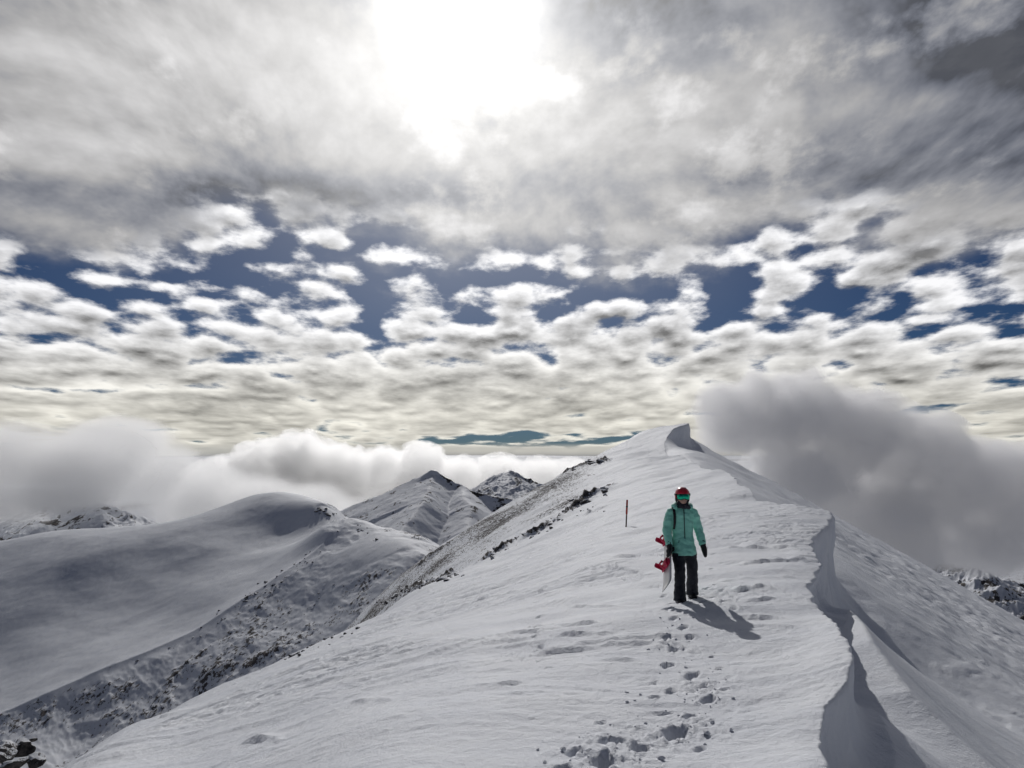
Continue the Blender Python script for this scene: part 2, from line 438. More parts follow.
for pl, amp, w in [([(525,659),(560,654),(605,648),(650,646),(690,644)],.05,.45),([(545,650),(600,645),(640,641),(700,638)],.035,.4),([(550,641),(580,639),(612,638)],.05,.35),([(555,630),(575,629),(598,628)],.045,.35),
        ([(508,697),(525,696),(544,695)],.035,.3),([(476,688),(500,687),(530,686)],.03,.3),([(440,612),(470,603),(500,596),(530,590)],.05,.5),([(400,600),(440,592),(480,586)],.04,.5),([(600,664),(622,663),(640,664)],.03,.25),
        ([(735,592),(765,590),(792,597),(806,606)],.05,.45),([(745,604),(775,602),(800,610)],.05,.4),([(740,618),(770,619),(796,622)],.045,.4),([(750,629),(780,631),(800,634)],.04,.35),([(720,580),(760,578),(800,581)],.05,.5),
        ([(560,575),(600,571),(650,570)],.04,.5),([(600,560),(640,556),(690,556)],.05,.6),([(730,565),(770,562),(806,564)],.05,.6),([(725,548),(765,546),(800,548)],.06,.8),([(560,610),(590,606),(640,605)],.03,.4),
        ([(350,702),(375,699),(395,699)],.03,.3),([(242,740),(262,737),(280,738)],.04,.35),([(640,585),(660,583),(676,584)],.03,.4)]:
    q = [hit(*p) for p in pl]; SC_.append((np.array([a[0] for a in q]), np.array([a[1] for a in q]), amp * 1.6, w))
SC = SC_
MAT_SNOW = snow_material('wind_packed_snow', 1.0, 0.5)
BANDS = [(plan([(606,489),(592,494),(578,505),(566,514)]), 1.6, 1.0),
         (plan([(560,517),(540,530),(520,540),(505,548),(486,560)]), 1.3, .9),
         (plan([(455,576),(430,585),(405,592)]), 1.0, .85),
         (plan([(604,463),(585,465),(566,470)]), 2.6, .85),
         (plan([(445,548),(432,556),(422,565)]), 3.0, .9),
         (plan([(600,508),(586,514)]), .8, .6)]
ridge = build_ridge()
# ------------------------------------------------------------------ hills beyond the ridge
def seg_dist(X, Y, pl):
    """distance to a polyline given as (x, y, z), the z and the signed side of the nearest point"""
    best = np.full(X.shape, 1e12); zz = np.zeros(X.shape); sd = np.zeros(X.shape)
    for k in range(len(pl) - 1):
        ax, ay, az = pl[k]; bx, by, bz = pl[k+1]; vx, vy = bx - ax, by - ay; ll = vx * vx + vy * vy + 1e-9
        t = np.clip(((X - ax) * vx + (Y - ay) * vy) / ll, 0, 1)
        ex = X - ax - t * vx; ey = Y - ay - t * vy; d = ex * ex + ey * ey
        m = d < best; best = np.where(m, d, best); zz = np.where(m, az + t * (bz - az), zz)
        sd = np.where(m, np.sign(vx * ey - vy * ex), sd)
    return np.sqrt(best), zz, sd
def P3(px, py, d):
    u, q = UQ(px, py); return (u * d, d, q * d)
def smax(a, b, k):
    h = np.clip(0.5 + 0.5 * (a - b) / k, 0, 1)
    return b + (a - b) * h + k * h * (1 - h)
def skeleton(X, Y, ridges, floor, k):
    """ridges: (points, slope left, slope right, roundness)"""
    H = np.full(X.shape, floor, dtype=float)
    for pl, sl, sr, rn in ridges:
        d, z, sd = seg_dist(X, Y, pl)
        s = np.where(sd > 0, sl, sr)
        H = smax(H, z - s * (np.sqrt(d * d + rn * rn) - rn), k)
    return H
def fan(name, px0, px1, nu, y0, y1, nv, hfun, mat):
    u = np.linspace((px0 - 512) / F, (px1 - 512) / F, nu); y = np.exp(np.linspace(math.log(y0), math.log(y1), nv))
    U, Y = np.meshgrid(u, y); X = U * Y
    Z, rock = hfun(X, Y)
    me = mesh_np(name, np.stack([X.ravel(), Y.ravel(), Z.ravel()], 1), grid_faces(nv, nu))
    add_attr(me, 'rock', rock)
    return link(name, me, mat)

# the near hill on the left: a smooth bowl, a rocky spur and its face
hp = []
def hc(px, py, d): 
    u, q = UQ(px, py); hp.append((u, d, q))
for a in [(-250,585,640),(-120,560,640),(0,541,645),(75,531,640),(150,524,640),(200,514,665),(235,503,690),(262,496.5,700),(285,494.5,700),(308,497.5,675),(325,505,610),(345,519,535),(372,529,500),(400,540,465),(418,550,445),(432,560,425)]: hc(*a)
for px in (-250, 0, 150, 285, 345, 400): # behind the crest
    hc(px, 580 if px > 200 else 600, 860)
for a in [(450,585,420),(470,640,400),(520,640,380),(400,590,600),(450,600,600),(560,640,600)]: hc(*a)
# spur crest
for a in [(332,530,512),(322,552,496),(300,566,482),(275,583,470),(235,611,452),(195,637,436),(150,656,424),(100,676,412),(50,700,400),(0,722,390),(-80,752,375),(-250,810,350)]: hc(*a)
# bowl between the crest and the spur
for a in [(0,575,560),(0,620,500),(0,665,450),(0,700,410),(100,560,560),(100,600,515),(100,640,462),(150,560,560),(150,610,495),(200,545,572),(200,590,500),(250,530,595),(250,570,520),(285,530,590),(305,540,556),(-150,640,520)]: hc(*a)
# face right of the spur
for a in [(360,560,450),(380,580,420),(400,590,400),(340,600,420),(310,620,415),(270,640,405),(230,660,395),(190,690,385),(140,715,375),(80,745,362),(0,775,345),(350,640,375),(300,670,365),(200,735,340),(100,790,320),(400,640,360),(-200,850,320),(250,760,280),(100,850,260),(400,700,280),(-200,920,260)]: hc(*a)
rbfH = Table(RBF(hp, 1.0, 3e-4), -1.0, 0.2, 240, 240, 900, 160)
spur_pl = [P3(*a) for a in [(338,528,518),(330,540,506),(322,552,496),(300,566,482),(275,583,470),(235,611,452),(195,637,436),(150,656,424),(100,676,412),(50,700,400),(0,722,390),(-80,752,375)]]
def h_hill(X, Y):
    Z = rbfH(np.clip(X / Y, -0.98, 0.18), Y) * Y
    px = 512 + X / Y * F
    d, _, sd = seg_dist(X, Y, spur_pl)
    face = sstep(-40, 12, d * np.where(sd < 0, -1, 1) * -1) if False else np.where(sd > 0, sstep(0, 14, d), 0.0)
    face2 = np.where(sd > 0, 0.0, sstep(0, 14, d))
    f = sstep(0, 10, d)
    right = np.clip(face, 0, 1)
    hill_right = np.where(sd > 0, sstep(0, 14, d), 0.0)
    hill_right = np.maximum(hill_right * (1 - sstep(325, 350, px)), 0.95 * sstep(300, 340, px) * sstep(0.0, 0.4, fbm(X * .02, Y * .02, 3, 108) + .35))
    Z = Z + 3.5 * np.exp(-d / 14.0) * (1 - sstep(322, 345, px))
    dx = X * 0.8 + Y * 0.6; dy = -X * 0.6 + Y * 0.8
    n = fbm(dx * 0.03, dy * 0.016, 5, 101, 0.55)
    Z = Z + n * 1.3 * hill_right + (1 - hill_right) * 1.8 * fbm(X * 0.012, Y * 0.012, 3, 102)
    Z = Z + hill_right * 0.6 * ridged(dx * 0.05, dy * 0.02, 4, 103) + 0.10 * fbm(X * 0.15, Y * 0.15, 3, 104)
    c = np.exp(-(d / 7.0) ** 2)
    pz = fbm(X * 0.05, Y * 0.05, 4, 105, 0.65)
    rock = hill_right * (0.375 + 0.20 * fbm(X * 0.10, Y * 0.05, 5, 106, 0.65)) + c * (0.22 + 0.36 * pz)
    rock = rock * sstep(-0.35, 0.25, fbm(X * 0.012 + 3, Y * 0.012, 3, 107) + 0.1)
    Z = Z + np.maximum(rock - 0.36, 0) * 4
    return Z, rock
# mountains further away
def h_peak1(X, Y):
    R = [([P3(432,470,1250), P3(450,480,1240), P3(468,490,1225), P3(490,495,1210), P3(520,500,1200), P3(560,510,1190), P3(620,530,1180)], .75, .70, 1.0),
         ([P3(432,473,1250), P3(408,490,1260), P3(385,508,1270), P3(360,528,1280), P3(330,560,1300), P3(280,600,1330)], .50, .8, .6),
         ([P3(432,473,1250), P3(425,500,1120), P3(405,525,1030), P3(385,545,960), P3(350,590,900)], .66, .42, 3),
         ([P3(460,485,1233), P3(470,505,1120), P3(465,540,1000)], .62, .6, 6)]
    wx = X + 4 * fbm(X * .012, Y * .012, 3, 111); wy = Y + 4 * fbm(X * .012, Y * .012, 3, 112)
    H = skeleton(wx, wy, R, -330, 1.5)
    g = ridged(X * 0.012, Y * 0.012, 4, 113, .5)
    H = H + (g - 1.1) * 1.1 + 0.4 * fbm(X * .06, Y * .06, 4, 114, .6)
    d, _, _ = seg_dist(X, Y, R[0][0]); d2, _, _ = seg_dist(X, Y, R[1][0])
    c = np.exp(-(np.minimum(d * 1.4, d2) / 9) ** 2)
    rock = 0.20 + 0.30 * fbm(X * .03, Y * .03, 5, 115, .65) + c * 0.30
    H = H + c * 3.0 * np.maximum(0, fbm(X * .08, Y * .08, 3, 116))
    return H, rock
def h_peak2(X, Y):
    R = [([P3(470,494,2600), P3(484,482,2600), P3(498,474,2600), P3(512,471.5,2600), P3(526,474,2590), P3(541,483,2560), P3(560,497,2500)], .6, .5, 25),
         ([P3(512,472.5,2600), P3(500,486,2350), P3(490,500,2150)], .5, .5, 8),
         ([P3(520,474,2600), P3(520,486,2350), P3(528,500,2150)], .5, .5, 8),
         ([P3(486,481,2600), P3(478,494,2400)], .5, .5, 6),
         ([P3(537,484,2560), P3(545,494,2350)], .5, .5, 6)]
    wx = X + 20 * fbm(X * .006, Y * .006, 3, 121); wy = Y + 20 * fbm(X * .006, Y * .006, 3, 122)
    H = skeleton(wx, wy, R, -400, 12)
    g = ridged(X * 0.010, Y * 0.006, 5, 123, .55)
    H = H + (g - 1.2) * 9 + 2 * fbm(X * .03, Y * .03, 4, 124, .6)
    rock = 0.27 + 0.42 * fbm(X * .018, Y * .004, 5, 125, .65)
    return H, rock
def h_peak3(X, Y):
    R = [([P3(-120,560,1500), P3(-20,530,1480), P3(40,508,1450), P3(92,503,1420), P3(125,512,1390), P3(156,524,1360), P3(200,545,1330)], .7, .6, 5),
         ([P3(98,503,1420), P3(104,522,1250), P3(110,545,1150)], .55, .55, 5),
         ([P3(120,510,1395), P3(140,526,1280)], .55, .55, 5),
         ([P3(40,508,1450), P3(40,528,1300), P3(30,550,1200)], .5, .5, 6)]
    wx = X + 12 * fbm(X * .01, Y * .01, 3, 131); wy = Y + 12 * fbm(X * .01, Y * .01, 3, 132)
    H = skeleton(wx, wy, R, -330, 12)
    g = ridged(X * 0.014, Y * 0.008, 5, 133, .55)
    H = H + (g - 1.2) * 5 + 1.5 * fbm(X * .04, Y * .04, 4, 134, .6)
    rock = 0.30 + 0.42 * fbm(X * .025, Y * .015, 5, 135, .65)
    return H, rock
def h_peak4(X, Y):
    R = [([P3(900,540,1500), P3(935,558,1350), P3(975,572,1250), P3(1010,592,1150), P3(1060,625,1050), P3(1140,690,950)], .5, .6, 8),
         ([P3(975,572,1250), P3(1000,580,1350), P3(1060,590,1450), P3(1140,600,1550)], .5, .5, 10)]
    wx = X + 12 * fbm(X * .01, Y * .01, 3, 141); wy = Y + 12 * fbm(X * .01, Y * .01, 3, 142)
    H = skeleton(wx, wy, R, -420, 12)
    g = ridged(X * 0.012, Y * 0.012, 5, 143, .55)
    H = H + (g - 1.2) * 8 + 2 * fbm(X * .04, Y * .04, 4, 144, .6)
    rock = 0.37 + 0.45 * fbm(X * .03, Y * .03, 5, 145, .65)
    return H, rock
MAT_HILL = snow_material('snow_on_hill', 5.0, 0.35)
MAT_FAR = snow_material('snow_on_far_mountain', 18.0, 0.4)
hill = tag(fan('snowy_hill', -230, 560, 900, 235, 880, 640, h_hill, MAT_HILL), 'rounded snow hill with a rocky spur running down from it', 'hill', None, 'structure')
m1 = tag(fan('snowy_mountain', 230, 760, 700, 880, 1500, 330, h_peak1, MAT_FAR), 'pointed snowy mountain with a rocky crest', 'mountain', None, 'structure')
m2 = tag(fan('snowy_mountain', 420, 640, 420, 2000, 3000, 260, h_peak2, MAT_FAR), 'small far snowy dome streaked with rock', 'mountain', None, 'structure')
m3 = tag(fan('snowy_mountain', -180, 330, 600, 1050, 1700, 260, h_peak3, MAT_FAR), 'snowy mountain half wrapped in cloud', 'mountain', None, 'structure')
m4 = tag(fan('snowy_mountain', 860, 1250, 460, 900, 1800, 260, h_peak4, MAT_FAR), 'dark rocky mountain below the cloud', 'mountain', None, 'structure')
# the valley floor: one sheet out to the horizon
r = np.concatenate([[0], np.exp(np.linspace(math.log(60), math.log(60000), 60))]); th = np.linspace(0, 2 * math.pi, 129)
RR, TT = np.meshgrid(r, th, indexing='ij'); gx, gy = RR * np.cos(TT), RR * np.sin(TT)
gz = -430 + 60 * fbm(gx / 900, gy / 900, 4, 151) * np.clip(RR / 500, 0, 1)
me = mesh_np('valley_ground', np.stack([gx.ravel(), gy.ravel(), gz.ravel()], 1), grid_faces(61, 129)[:, ::-1])
add_attr(me, 'rock', np.clip(0.3 + 0.3 * fbm(gx / 300, gy / 300, 3, 152), 0, 1))
tag(link('valley_ground', me, MAT_FAR), 'snow covered valley floor', 'ground', None, 'structure')
# ------------------------------------------------------------------ sky
SUN_AZ = math.atan(-0.062); SUN_EL = math.atan(0.545)
sdir = Vector((math.sin(SUN_AZ) * math.cos(SUN_EL), math.cos(SUN_AZ) * math.cos(SUN_EL), math.sin(SUN_EL)))
def build_world():
    w = D.worlds.new('World'); scene.world = w; w.use_nodes = True
    w.node_tree.nodes.clear(); t = NT(w.node_tree)
    out = t.node('ShaderNodeOutputWorld'); bg = t.node('ShaderNodeBackground')
    STR = 0.06; bg.inputs['Strength'].default_value = STR
    t.l.new(bg.outputs[0], out.inputs['Surface'])
    sky = t.node('ShaderNodeTexSky'); sky.sky_type = 'NISHITA'; sky.sun_disc = False
    sky.sun_elevation = SUN_EL; sky.sun_rotation = SUN_AZ; sky.altitude = 2000; sky.air_density = 1.0; sky.dust_density = 0.2; sky.ozone_density = 2.0
    tc = t.node('ShaderNodeTexCoord'); d = t.vm('NORMALIZE', tc.outputs['Generated'])
    sx = t.node('ShaderNodeSeparateXYZ'); t.l.new(d, sx.inputs[0]); x, y, z = sx.outputs
    yz = t.m('MAXIMUM', y, 0.02)
    u = t.m('DIVIDE', x, yz); q = t.m('DIVIDE', z, yz)        # bearing and height as slopes
    zz = t.m('ADD', t.m('MAXIMUM', z, 0.0), 0.028)
    # cloud deck seen in true perspective
    pw = t.m('POWER', zz, -0.35)
    P = t.xyz(t.m('MULTIPLY', t.m('MULTIPLY', x, t.m('POWER', zz, -0.18)), 3.11), t.m('SUBTRACT', t.m('MULTIPLY', pw, 0.76), t.m('MULTIPLY', t.m('POWER', zz, 0.65), 5.8)), 0.0)
    P = t.vm('ADD', P, (7.3, 2.1, 0))
    def blob(px, py, sx_, sy_):
        U, Q = UQ(px, py)
        a = t.m('DIVIDE', t.m('SUBTRACT', u, U), sx_ / F); b = t.m('DIVIDE', t.m('SUBTRACT', q, Q), sy_ / F)
        r2 = t.m('ADD', t.m('MULTIPLY', a, a), t.m('MULTIPLY', b, b))
        return t.m('EXPONENT', t.m('MULTIPLY', r2, -1.0))
    def addup(lst):
        s = None
        for (px, py, sx_, sy_, amp) in lst:
            b = t.m('MULTIPLY', blob(px, py, sx_, sy_), amp)
            s = b if s is None else t.m('ADD', s, b)
        return s
    K = 2.4 / STR      # display linear 1.0 -> background colour
    def c(r, g, b): return (r * K, g * K, b * K, 1)
    blue = t.vm('MULTIPLY', sky.outputs[0], (0.20, 0.38, 0.64))
    # ---- altocumulus puffs
    def puff(vec):
        a = t.noise(vec, 3.9, 6, 0.55, 0.0, dim='2D')
        vo = t.node('ShaderNodeTexVoronoi', feature='SMOOTH_F1', voronoi_dimensions='2D'); t.put(vo.inputs['Vector'], vec); vo.inputs['Scale'].default_value = 4.4
        vo.inputs['Smoothness'].default_value = 0.6; vo.inputs['Randomness'].default_value = 1.0
        v = t.m('SUBTRACT', 0.62, vo.outputs['Distance'])
        s = t.m('ADD', t.m('MULTIPLY', a, 0.75), t.m('MULTIPLY', v, 0.42))
        return s
    big = t.m('MULTIPLY', t.noise(P, 0.55, 2, 0.5, dim='2D'), 0.30)
    n = t.m('ADD', puff(P), big)
    n2 = t.m('ADD', puff(t.vm('ADD', P, (0.005, -0.07, 0.0))), big)
    # coverage against height: solid low down, broken in the blue band, sheet above
    gaps = addup([(460,275,75,22,.10),(270,255,55,26,.07),(110,262,70,30,.06),(330,195,260,20,.10),(60,190,120,22,.07),(600,222,70,24,.05),
                  (800,300,150,22,.08),(930,312,120,20,.06),(160,298,50,14,.04),(500,439,115,7,.36),(90,390,110,4,.24),(700,215,120,16,.03),
                  (180,278,80,22,.05),(380,270,70,18,.04),(640,285,60,18,.05)])
    thr = t.m('ADD', 0.548, gaps)
    thr = t.m('SUBTRACT', thr, t.ss(0.20, 0.08, q, 0.0, 0.17))
    dn = t.m('SUBTRACT', n, thr)
    alpha = t.ss(-0.06, 0.13, dn)
    relief = t.m('MULTIPLY', t.m('SUBTRACT', n, n2), t.ss(0.0, 0.2, q, 0.6, 2.3))
    # thick middles are grey, thin edges and sunward tops white
    lit = t.m('ADD', t.ss(0.06, 0.32, dn, 0.82, t.ss(0.03, 0.2, q, 0.50, 0.36)), relief)
    mott = t.noise(P, 1.5, 4, 0.6, dim='2D')
    lit = t.m('ADD', lit, t.m('MULTIPLY', t.m('SUBTRACT', mott, 0.5), 0.7))
    lit = t.m('MINIMUM', t.m('MAXIMUM', lit, 0.13), 0.95)
    warm = t.ss(0.18, 0.02, q)
    pc = t.mix(warm, (1.0, 1.0, 1.02, 1), (1.0, 0.97, 0.87, 1))
    puffc = t.vm('SCALE', pc, scale=t.m('MULTIPLY', lit, K))
    col = t.mix(alpha, blue, puffc)
    # ---- high thick sheet above
    wv = t.vm('MULTIPLY', P, (1.0, 0.8, 1.0))
    s1 = t.noise(wv, 0.95, 6, 0.56, 0.15, dim='2D')
    s2 = t.noise(t.vm('ADD', wv, (0.02, -0.10, 0)), 0.95, 6, 0.56, 0.15, dim='2D')
    s1b = s1
    s3 = t.noise(t.vm('MULTIPLY', P, (1.2, 0.9, 1.0)), 4.0, 5, 0.62, 0.0, dim='2D')
    sheet = t.ss(0.235, 0.335, t.m('ADD', q, t.m('MULTIPLY', t.m('SUBTRACT', s1, 0.5), 0.32)))
    tone = addup([(120,60,260,90,.12),(300,110,190,60,.10),(40,150,140,60,.05),(620,60,150,90,.06),(740,120,120,50,.10),(820,30,90,40,.08),(500,140,260,60,.10),
                  (330,190,230,26,-.14),(60,195,200,30,-.13),(720,178,170,26,-.13),(660,20,100,45,-.12),(960,60,150,100,-.14),(1000,170,160,30,-.08),(870,215,240,30,.12),(560,185,160,20,-.04),(250,235,200,20,.0),
                  (880,95,60,20,.07),(960,100,60,20,.07)])
    tv = t.m('ADD', 0.27, tone)
    tv = t.m('ADD', tv, t.m('MULTIPLY', t.m('SUBTRACT', s1b, 0.5), 0.45))
    tv = t.m('ADD', tv, t.m('MULTIPLY', t.m('SUBTRACT', s1b, s2), 1.0))
    tv = t.m('ADD', tv, t.m('MULTIPLY', t.m('SUBTRACT', s3, 0.5), 0.09))
    wisp = t.m('MULTIPLY', t.ss(0.54, 0.72, t.m('ADD', t.m('MULTIPLY', s3, 0.35), t.m('MULTIPLY', mott, 0.68))), 0.22)
    tv = t.m('ADD', tv, wisp)
    tv = t.m('MINIMUM', t.m('MAXIMUM', tv, 0.07), 0.8)
    tint = t.mix(t.ss(0.08, 0.40, tv), (0.84, 0.92, 1.16, 1), (1.0, 0.99, 1.0, 1))
    sheetc = t.vm('SCALE', tint, scale=t.m('MULTIPLY', tv, K))
    col = t.mix(t.m('MULTIPLY', sheet, 0.97), col, sheetc)
    # clear dark sky overhead and behind the camera
    back = t.m('MULTIPLY', t.ss(0.50, 0.66, z, 1.0, 0.0), t.ss(-0.1, 0.35, y))
    col = t.mix(back, t.mix(t.ss(0.5, 0.62, mott), t.vm('SCALE', blue, scale=1.0), c(.12,.12,.13)), col)
    # light scattered in the cloud round the sun
    ang = t.m('ARCCOSINE', t.m('MINIMUM', t.vm('DOT_PRODUCT', d, tuple(Vector((UQ(464, 14)[0], 1.0, UQ(464, 14)[1])).normalized())), 1.0))
    veil = t.m('ADD', 0.8, t.m('MULTIPLY', s1b, 0.4))
    g1 = t.m('MULTIPLY', t.m('EXPONENT', t.m('MULTIPLY', t.m('POWER', t.m('DIVIDE', ang, 0.060), 2.0), -1.0)), 1.5)
    g2 = t.m('MULTIPLY', t.m('EXPONENT', t.m('DIVIDE', ang, -0.14)), 1.0)
    g3 = t.m('MULTIPLY', t.m('EXPONENT', t.m('MULTIPLY', t.m('POWER', t.m('DIVIDE', ang, 0.30), 2.0), -1.0)), 0.10)
    g = t.m('MULTIPLY', t.m('ADD', t.m('ADD', g1, g2), g3), veil)
    glow = t.vm('SCALE', (1.0, 0.985, 0.95), scale=t.m('MULTIPLY', g, K))
    col = t.vm('ADD', col, glow)
    col = t.mix(t.ss(0.010, 0.001, q, 0.0, 0.9), col, c(.50,.49,.45))
    # cloud sea below the horizon
    col = t.mix(t.ss(0.0, -0.012, z), col, c(.22, .225, .24))
    t.l.new(col, bg.inputs['Color'])
    w.cycles.sampling_method = 'MANUAL'; w.cycles.sample_map_resolution = 256
    return w
world = build_world()
# ------------------------------------------------------------------ low clouds: real volumes
def cloud_bank(name, label, blobs, sigma, nscale, soft, namp=0.55, yd=1.3, vox=None, aniso=0.35, colr=(1, 1, 1), step=1.0):
    """blobs: (px, py, distance, half width px, half height px); a lumpy closed hull filled with uneven mist"""
    cs = []
    for (px, py, d, rx, rz) in blobs:
        c = P3(px, py, d); cs.append((c, (rx / F * d, rx / F * d * yd, rz / F * d)))
    bm = bmesh.new()
    for (c, r) in cs:
        g = bmesh.ops.create_icosphere(bm, subdivisions=3, radius=1.0)
        for v in g['verts']:
            v.co = Vector((c[0] + v.co.x * r[0] * 1.02, c[1] + v.co.y * r[1] * 1.02, c[2] + v.co.z * r[2] * 1.02))
    me0 = D.meshes.new(name); bm.to_mesh(me0); bm.free()
    o = D.objects.new(name, me0); COL.objects.link(o)
    md = o.modifiers.new('r', 'REMESH'); md.mode = 'VOXEL'; md.voxel_size = vox or min(min(r) for _, r in cs) * 0.16
    dg = bpy.context.evaluated_depsgraph_get(); me = D.meshes.new_from_object(o.evaluated_get(dg))
    o.modifiers.clear(); o.data = me; D.meshes.remove(me0)
    me.materials.clear()
    m = D.materials.new(name); m.use_nodes = True; m.node_tree.nodes.clear(); t = NT(m.node_tree)
    out = t.node('ShaderNodeOutputMaterial'); geo = t.node('ShaderNodeTexCoord'); pos = geo.outputs['Object']
    f = None
    for (c, r) in cs:
        q = t.vm('MULTIPLY', t.vm('SUBTRACT', pos, c), tuple(1 / x for x in r))
        e = t.m('SUBTRACT', 1.0, t.vm('LENGTH', q))
        if f is None: f = e
        else:
            n = t.node('ShaderNodeMath', operation='SMOOTH_MAX'); t.put(n.inputs[0], f); t.put(n.inputs[1], e); n.inputs[2].default_value = 0.12; f = n.outputs[0]
    n1 = t.noise(pos, nscale, 5, 0.62)
    f = t.m('ADD', f, t.m('MULTIPLY', t.m('SUBTRACT', n1, 0.53), namp * 2))
    den = t.m('MULTIPLY', t.ss(0.0, soft, f), sigma)
    v = t.node('ShaderNodeVolumePrincipled'); v.inputs['Color'].default_value = (*colr, 1)
    t.l.new(den, v.inputs['Density']); v.inputs['Anisotropy'].default_value = aniso
    t.l.new(v.outputs[0], out.inputs['Volume'])
    m.cycles.volume_step_rate = step
    me.materials.append(m)
    return tag(o, label, 'cloud', None, 'stuff')
cloud_bank('cloud_bank', 'bright cumulus cloud heaped behind the pointed mountain',
    [(300,470,3600,44,42),(262,484,3600,46,46),(340,480,3600,40,40),(383,474,3600,30,32),(420,476,3600,36,36),(458,482,3600,30,30),(500,480,3600,34,28),(540,480,3600,28,26),(572,482,3600,26,26),(225,500,3600,52,46),(610,490,3600,30,28),
     (300,520,3600,90,40),(420,520,3600,80,36),(540,515,3600,80,32)], 0.014, 0.013, 0.08, 0.65, aniso=0.78, step=0.35)
cloud_bank('fog_bank', 'soft grey fog spilling over the smooth hill and its mountains',
    [(-60,464,1330,85,48),(20,460,1330,75,44),(85,466,1330,66,43),(150,474,1600,60,42),(205,496,1700,60,42),(255,505,1700,60,38),(310,512,1600,55,34),(355,520,1500,40,26),(120,440,1500,60,28),(-130,480,1330,80,50),(0,503,1300,64,30),(70,496,1300,60,20)],
     0.014, 0.010, 0.45, 0.5, step=0.9, aniso=.45)
cloud_bank('storm_cloud', 'dark grey cloud rising behind the right slope of the peak',
    [(735,418,620,50,44),(785,415,620,66,54),(845,430,620,66,56),(905,452,620,64,50),(955,476,620,60,50),(1010,490,620,64,50),(880,510,640,76,56),(800,480,620,66,50),(965,538,640,70,36),(1070,500,620,76,66),(1140,500,620,80,70),(890,555,640,50,34)],
     0.048, 0.028, 0.22, 0.72, step=0.6, colr=(.985,.985,.995))
# ------------------------------------------------------------------ materials for things
def simple_mat(name, c1, c2, rough, scale=20.0, bump=0.2, dist=0.005, metal=0.0, coat=0.0, spec=0.4, sheen=0.0):
    m, t, out = new_mat(name); pos = t.node('ShaderNodeTexCoord').outputs['Object']
    n = t.noise(pos, scale, 5, 0.6)
    b = pbsdf(t, out, t.mix(t.ss(0.3, 0.7, n), (*c1, 1), (*c2, 1)), rough)
    b.inputs['Metallic'].default_value = metal; b.inputs['Coat Weight'].default_value = coat
    b.inputs['Specular IOR Level'].default_value = spec; b.inputs['Sheen Weight'].default_value = sheen
    bp = t.node('ShaderNodeBump'); bp.inputs['Strength'].default_value = bump; bp.inputs['Distance'].default_value = dist
    t.l.new(t.noise(pos, scale * 3, 4, 0.6), bp.inputs['Height']); t.l.new(bp.outputs[0], b.inputs['Normal'])
    return m
M_SKIN = simple_mat('skin', (.42,.25,.19), (.5,.31,.24), .5, 30, .1, .002)
M_JACKET = simple_mat('mint_shell_fabric', (.27,.70,.55), (.32,.78,.63), .62, 14, .5, .012, sheen=.2)
M_PANTS = simple_mat('black_snow_trousers', (.012,.014,.022), (.02,.022,.032), .75, 12, .6, .02)
M_BLACK = simple_mat('black_rubber', (.012,.012,.013), (.022,.022,.024), .6, 25, .3)
M_RED = simple_mat('red_helmet_shell', (.55,.014,.035), (.62,.02,.045), .3, 30, .03, coat=.4)
M_REDB = simple_mat('red_binding_plastic', (.60,.02,.08), (.68,.035,.11), .45, 30, .1)
M_LENS = simple_mat('green_mirror_lens', (.01,.42,.25), (.02,.55,.33), .12, 4, .0, metal=.85)
M_BOARD = simple_mat('white_board_topsheet', (.62,.62,.62), (.75,.74,.73), .3, 6, .03, coat=.3)
M_BASE = simple_mat('board_base', (.05,.05,.055), (.09,.09,.10), .35, 8, .03)
M_STEEL = simple_mat('steel_edge', (.5,.5,.52), (.6,.6,.62), .3, 30, .02, metal=1)
M_POLER = simple_mat('red_painted_pole', (.50,.035,.02), (.42,.05,.03), .55, 12, .2)
M_POLED = simple_mat('weathered_pole', (.10,.045,.04), (.06,.04,.035), .7, 14, .4)
M_SCARF = simple_mat('dark_knit', (.02,.02,.03), (.04,.04,.055), .9, 60, .6)
M_HAIR = simple_mat('dark_hair', (.02,.013,.01), (.035,.022,.016), .6, 80, .5)
M_CHUNK = simple_mat('broken_snow', (.78,.80,.84), (.86,.87,.89), .75, 30, .4, .01, spec=.12)
def rock_mat():
    m, t, out = new_mat('frosted_rock'); g = t.node('ShaderNodeNewGeometry'); tc = t.node('ShaderNodeTexCoord').outputs['Object']
    n = t.noise(tc, 2.2, 8, .65); n2 = t.noise(tc, 9.0, 6, .7)
    c = t.mix(t.ss(.35, .66, n), (.020,.019,.020,1), (.105,.092,.083,1))
    sx = t.node('ShaderNodeSeparateXYZ'); t.l.new(g.outputs['Normal'], sx.inputs[0])
    sn = t.ss(.62, .80, t.m('ADD', sx.outputs[2], t.m('MULTIPLY', t.m('SUBTRACT', n2, .5), .9)))
    b = pbsdf(t, out, t.mix(sn, c, (.8,.82,.85,1)), .85)
    bp = t.node('ShaderNodeBump'); bp.inputs['Strength'].default_value = .8; bp.inputs['Distance'].default_value = .06
    t.l.new(n2, bp.inputs['Height']); t.l.new(bp.outputs[0], b.inputs['Normal'])
    return m
M_ROCK = rock_mat()

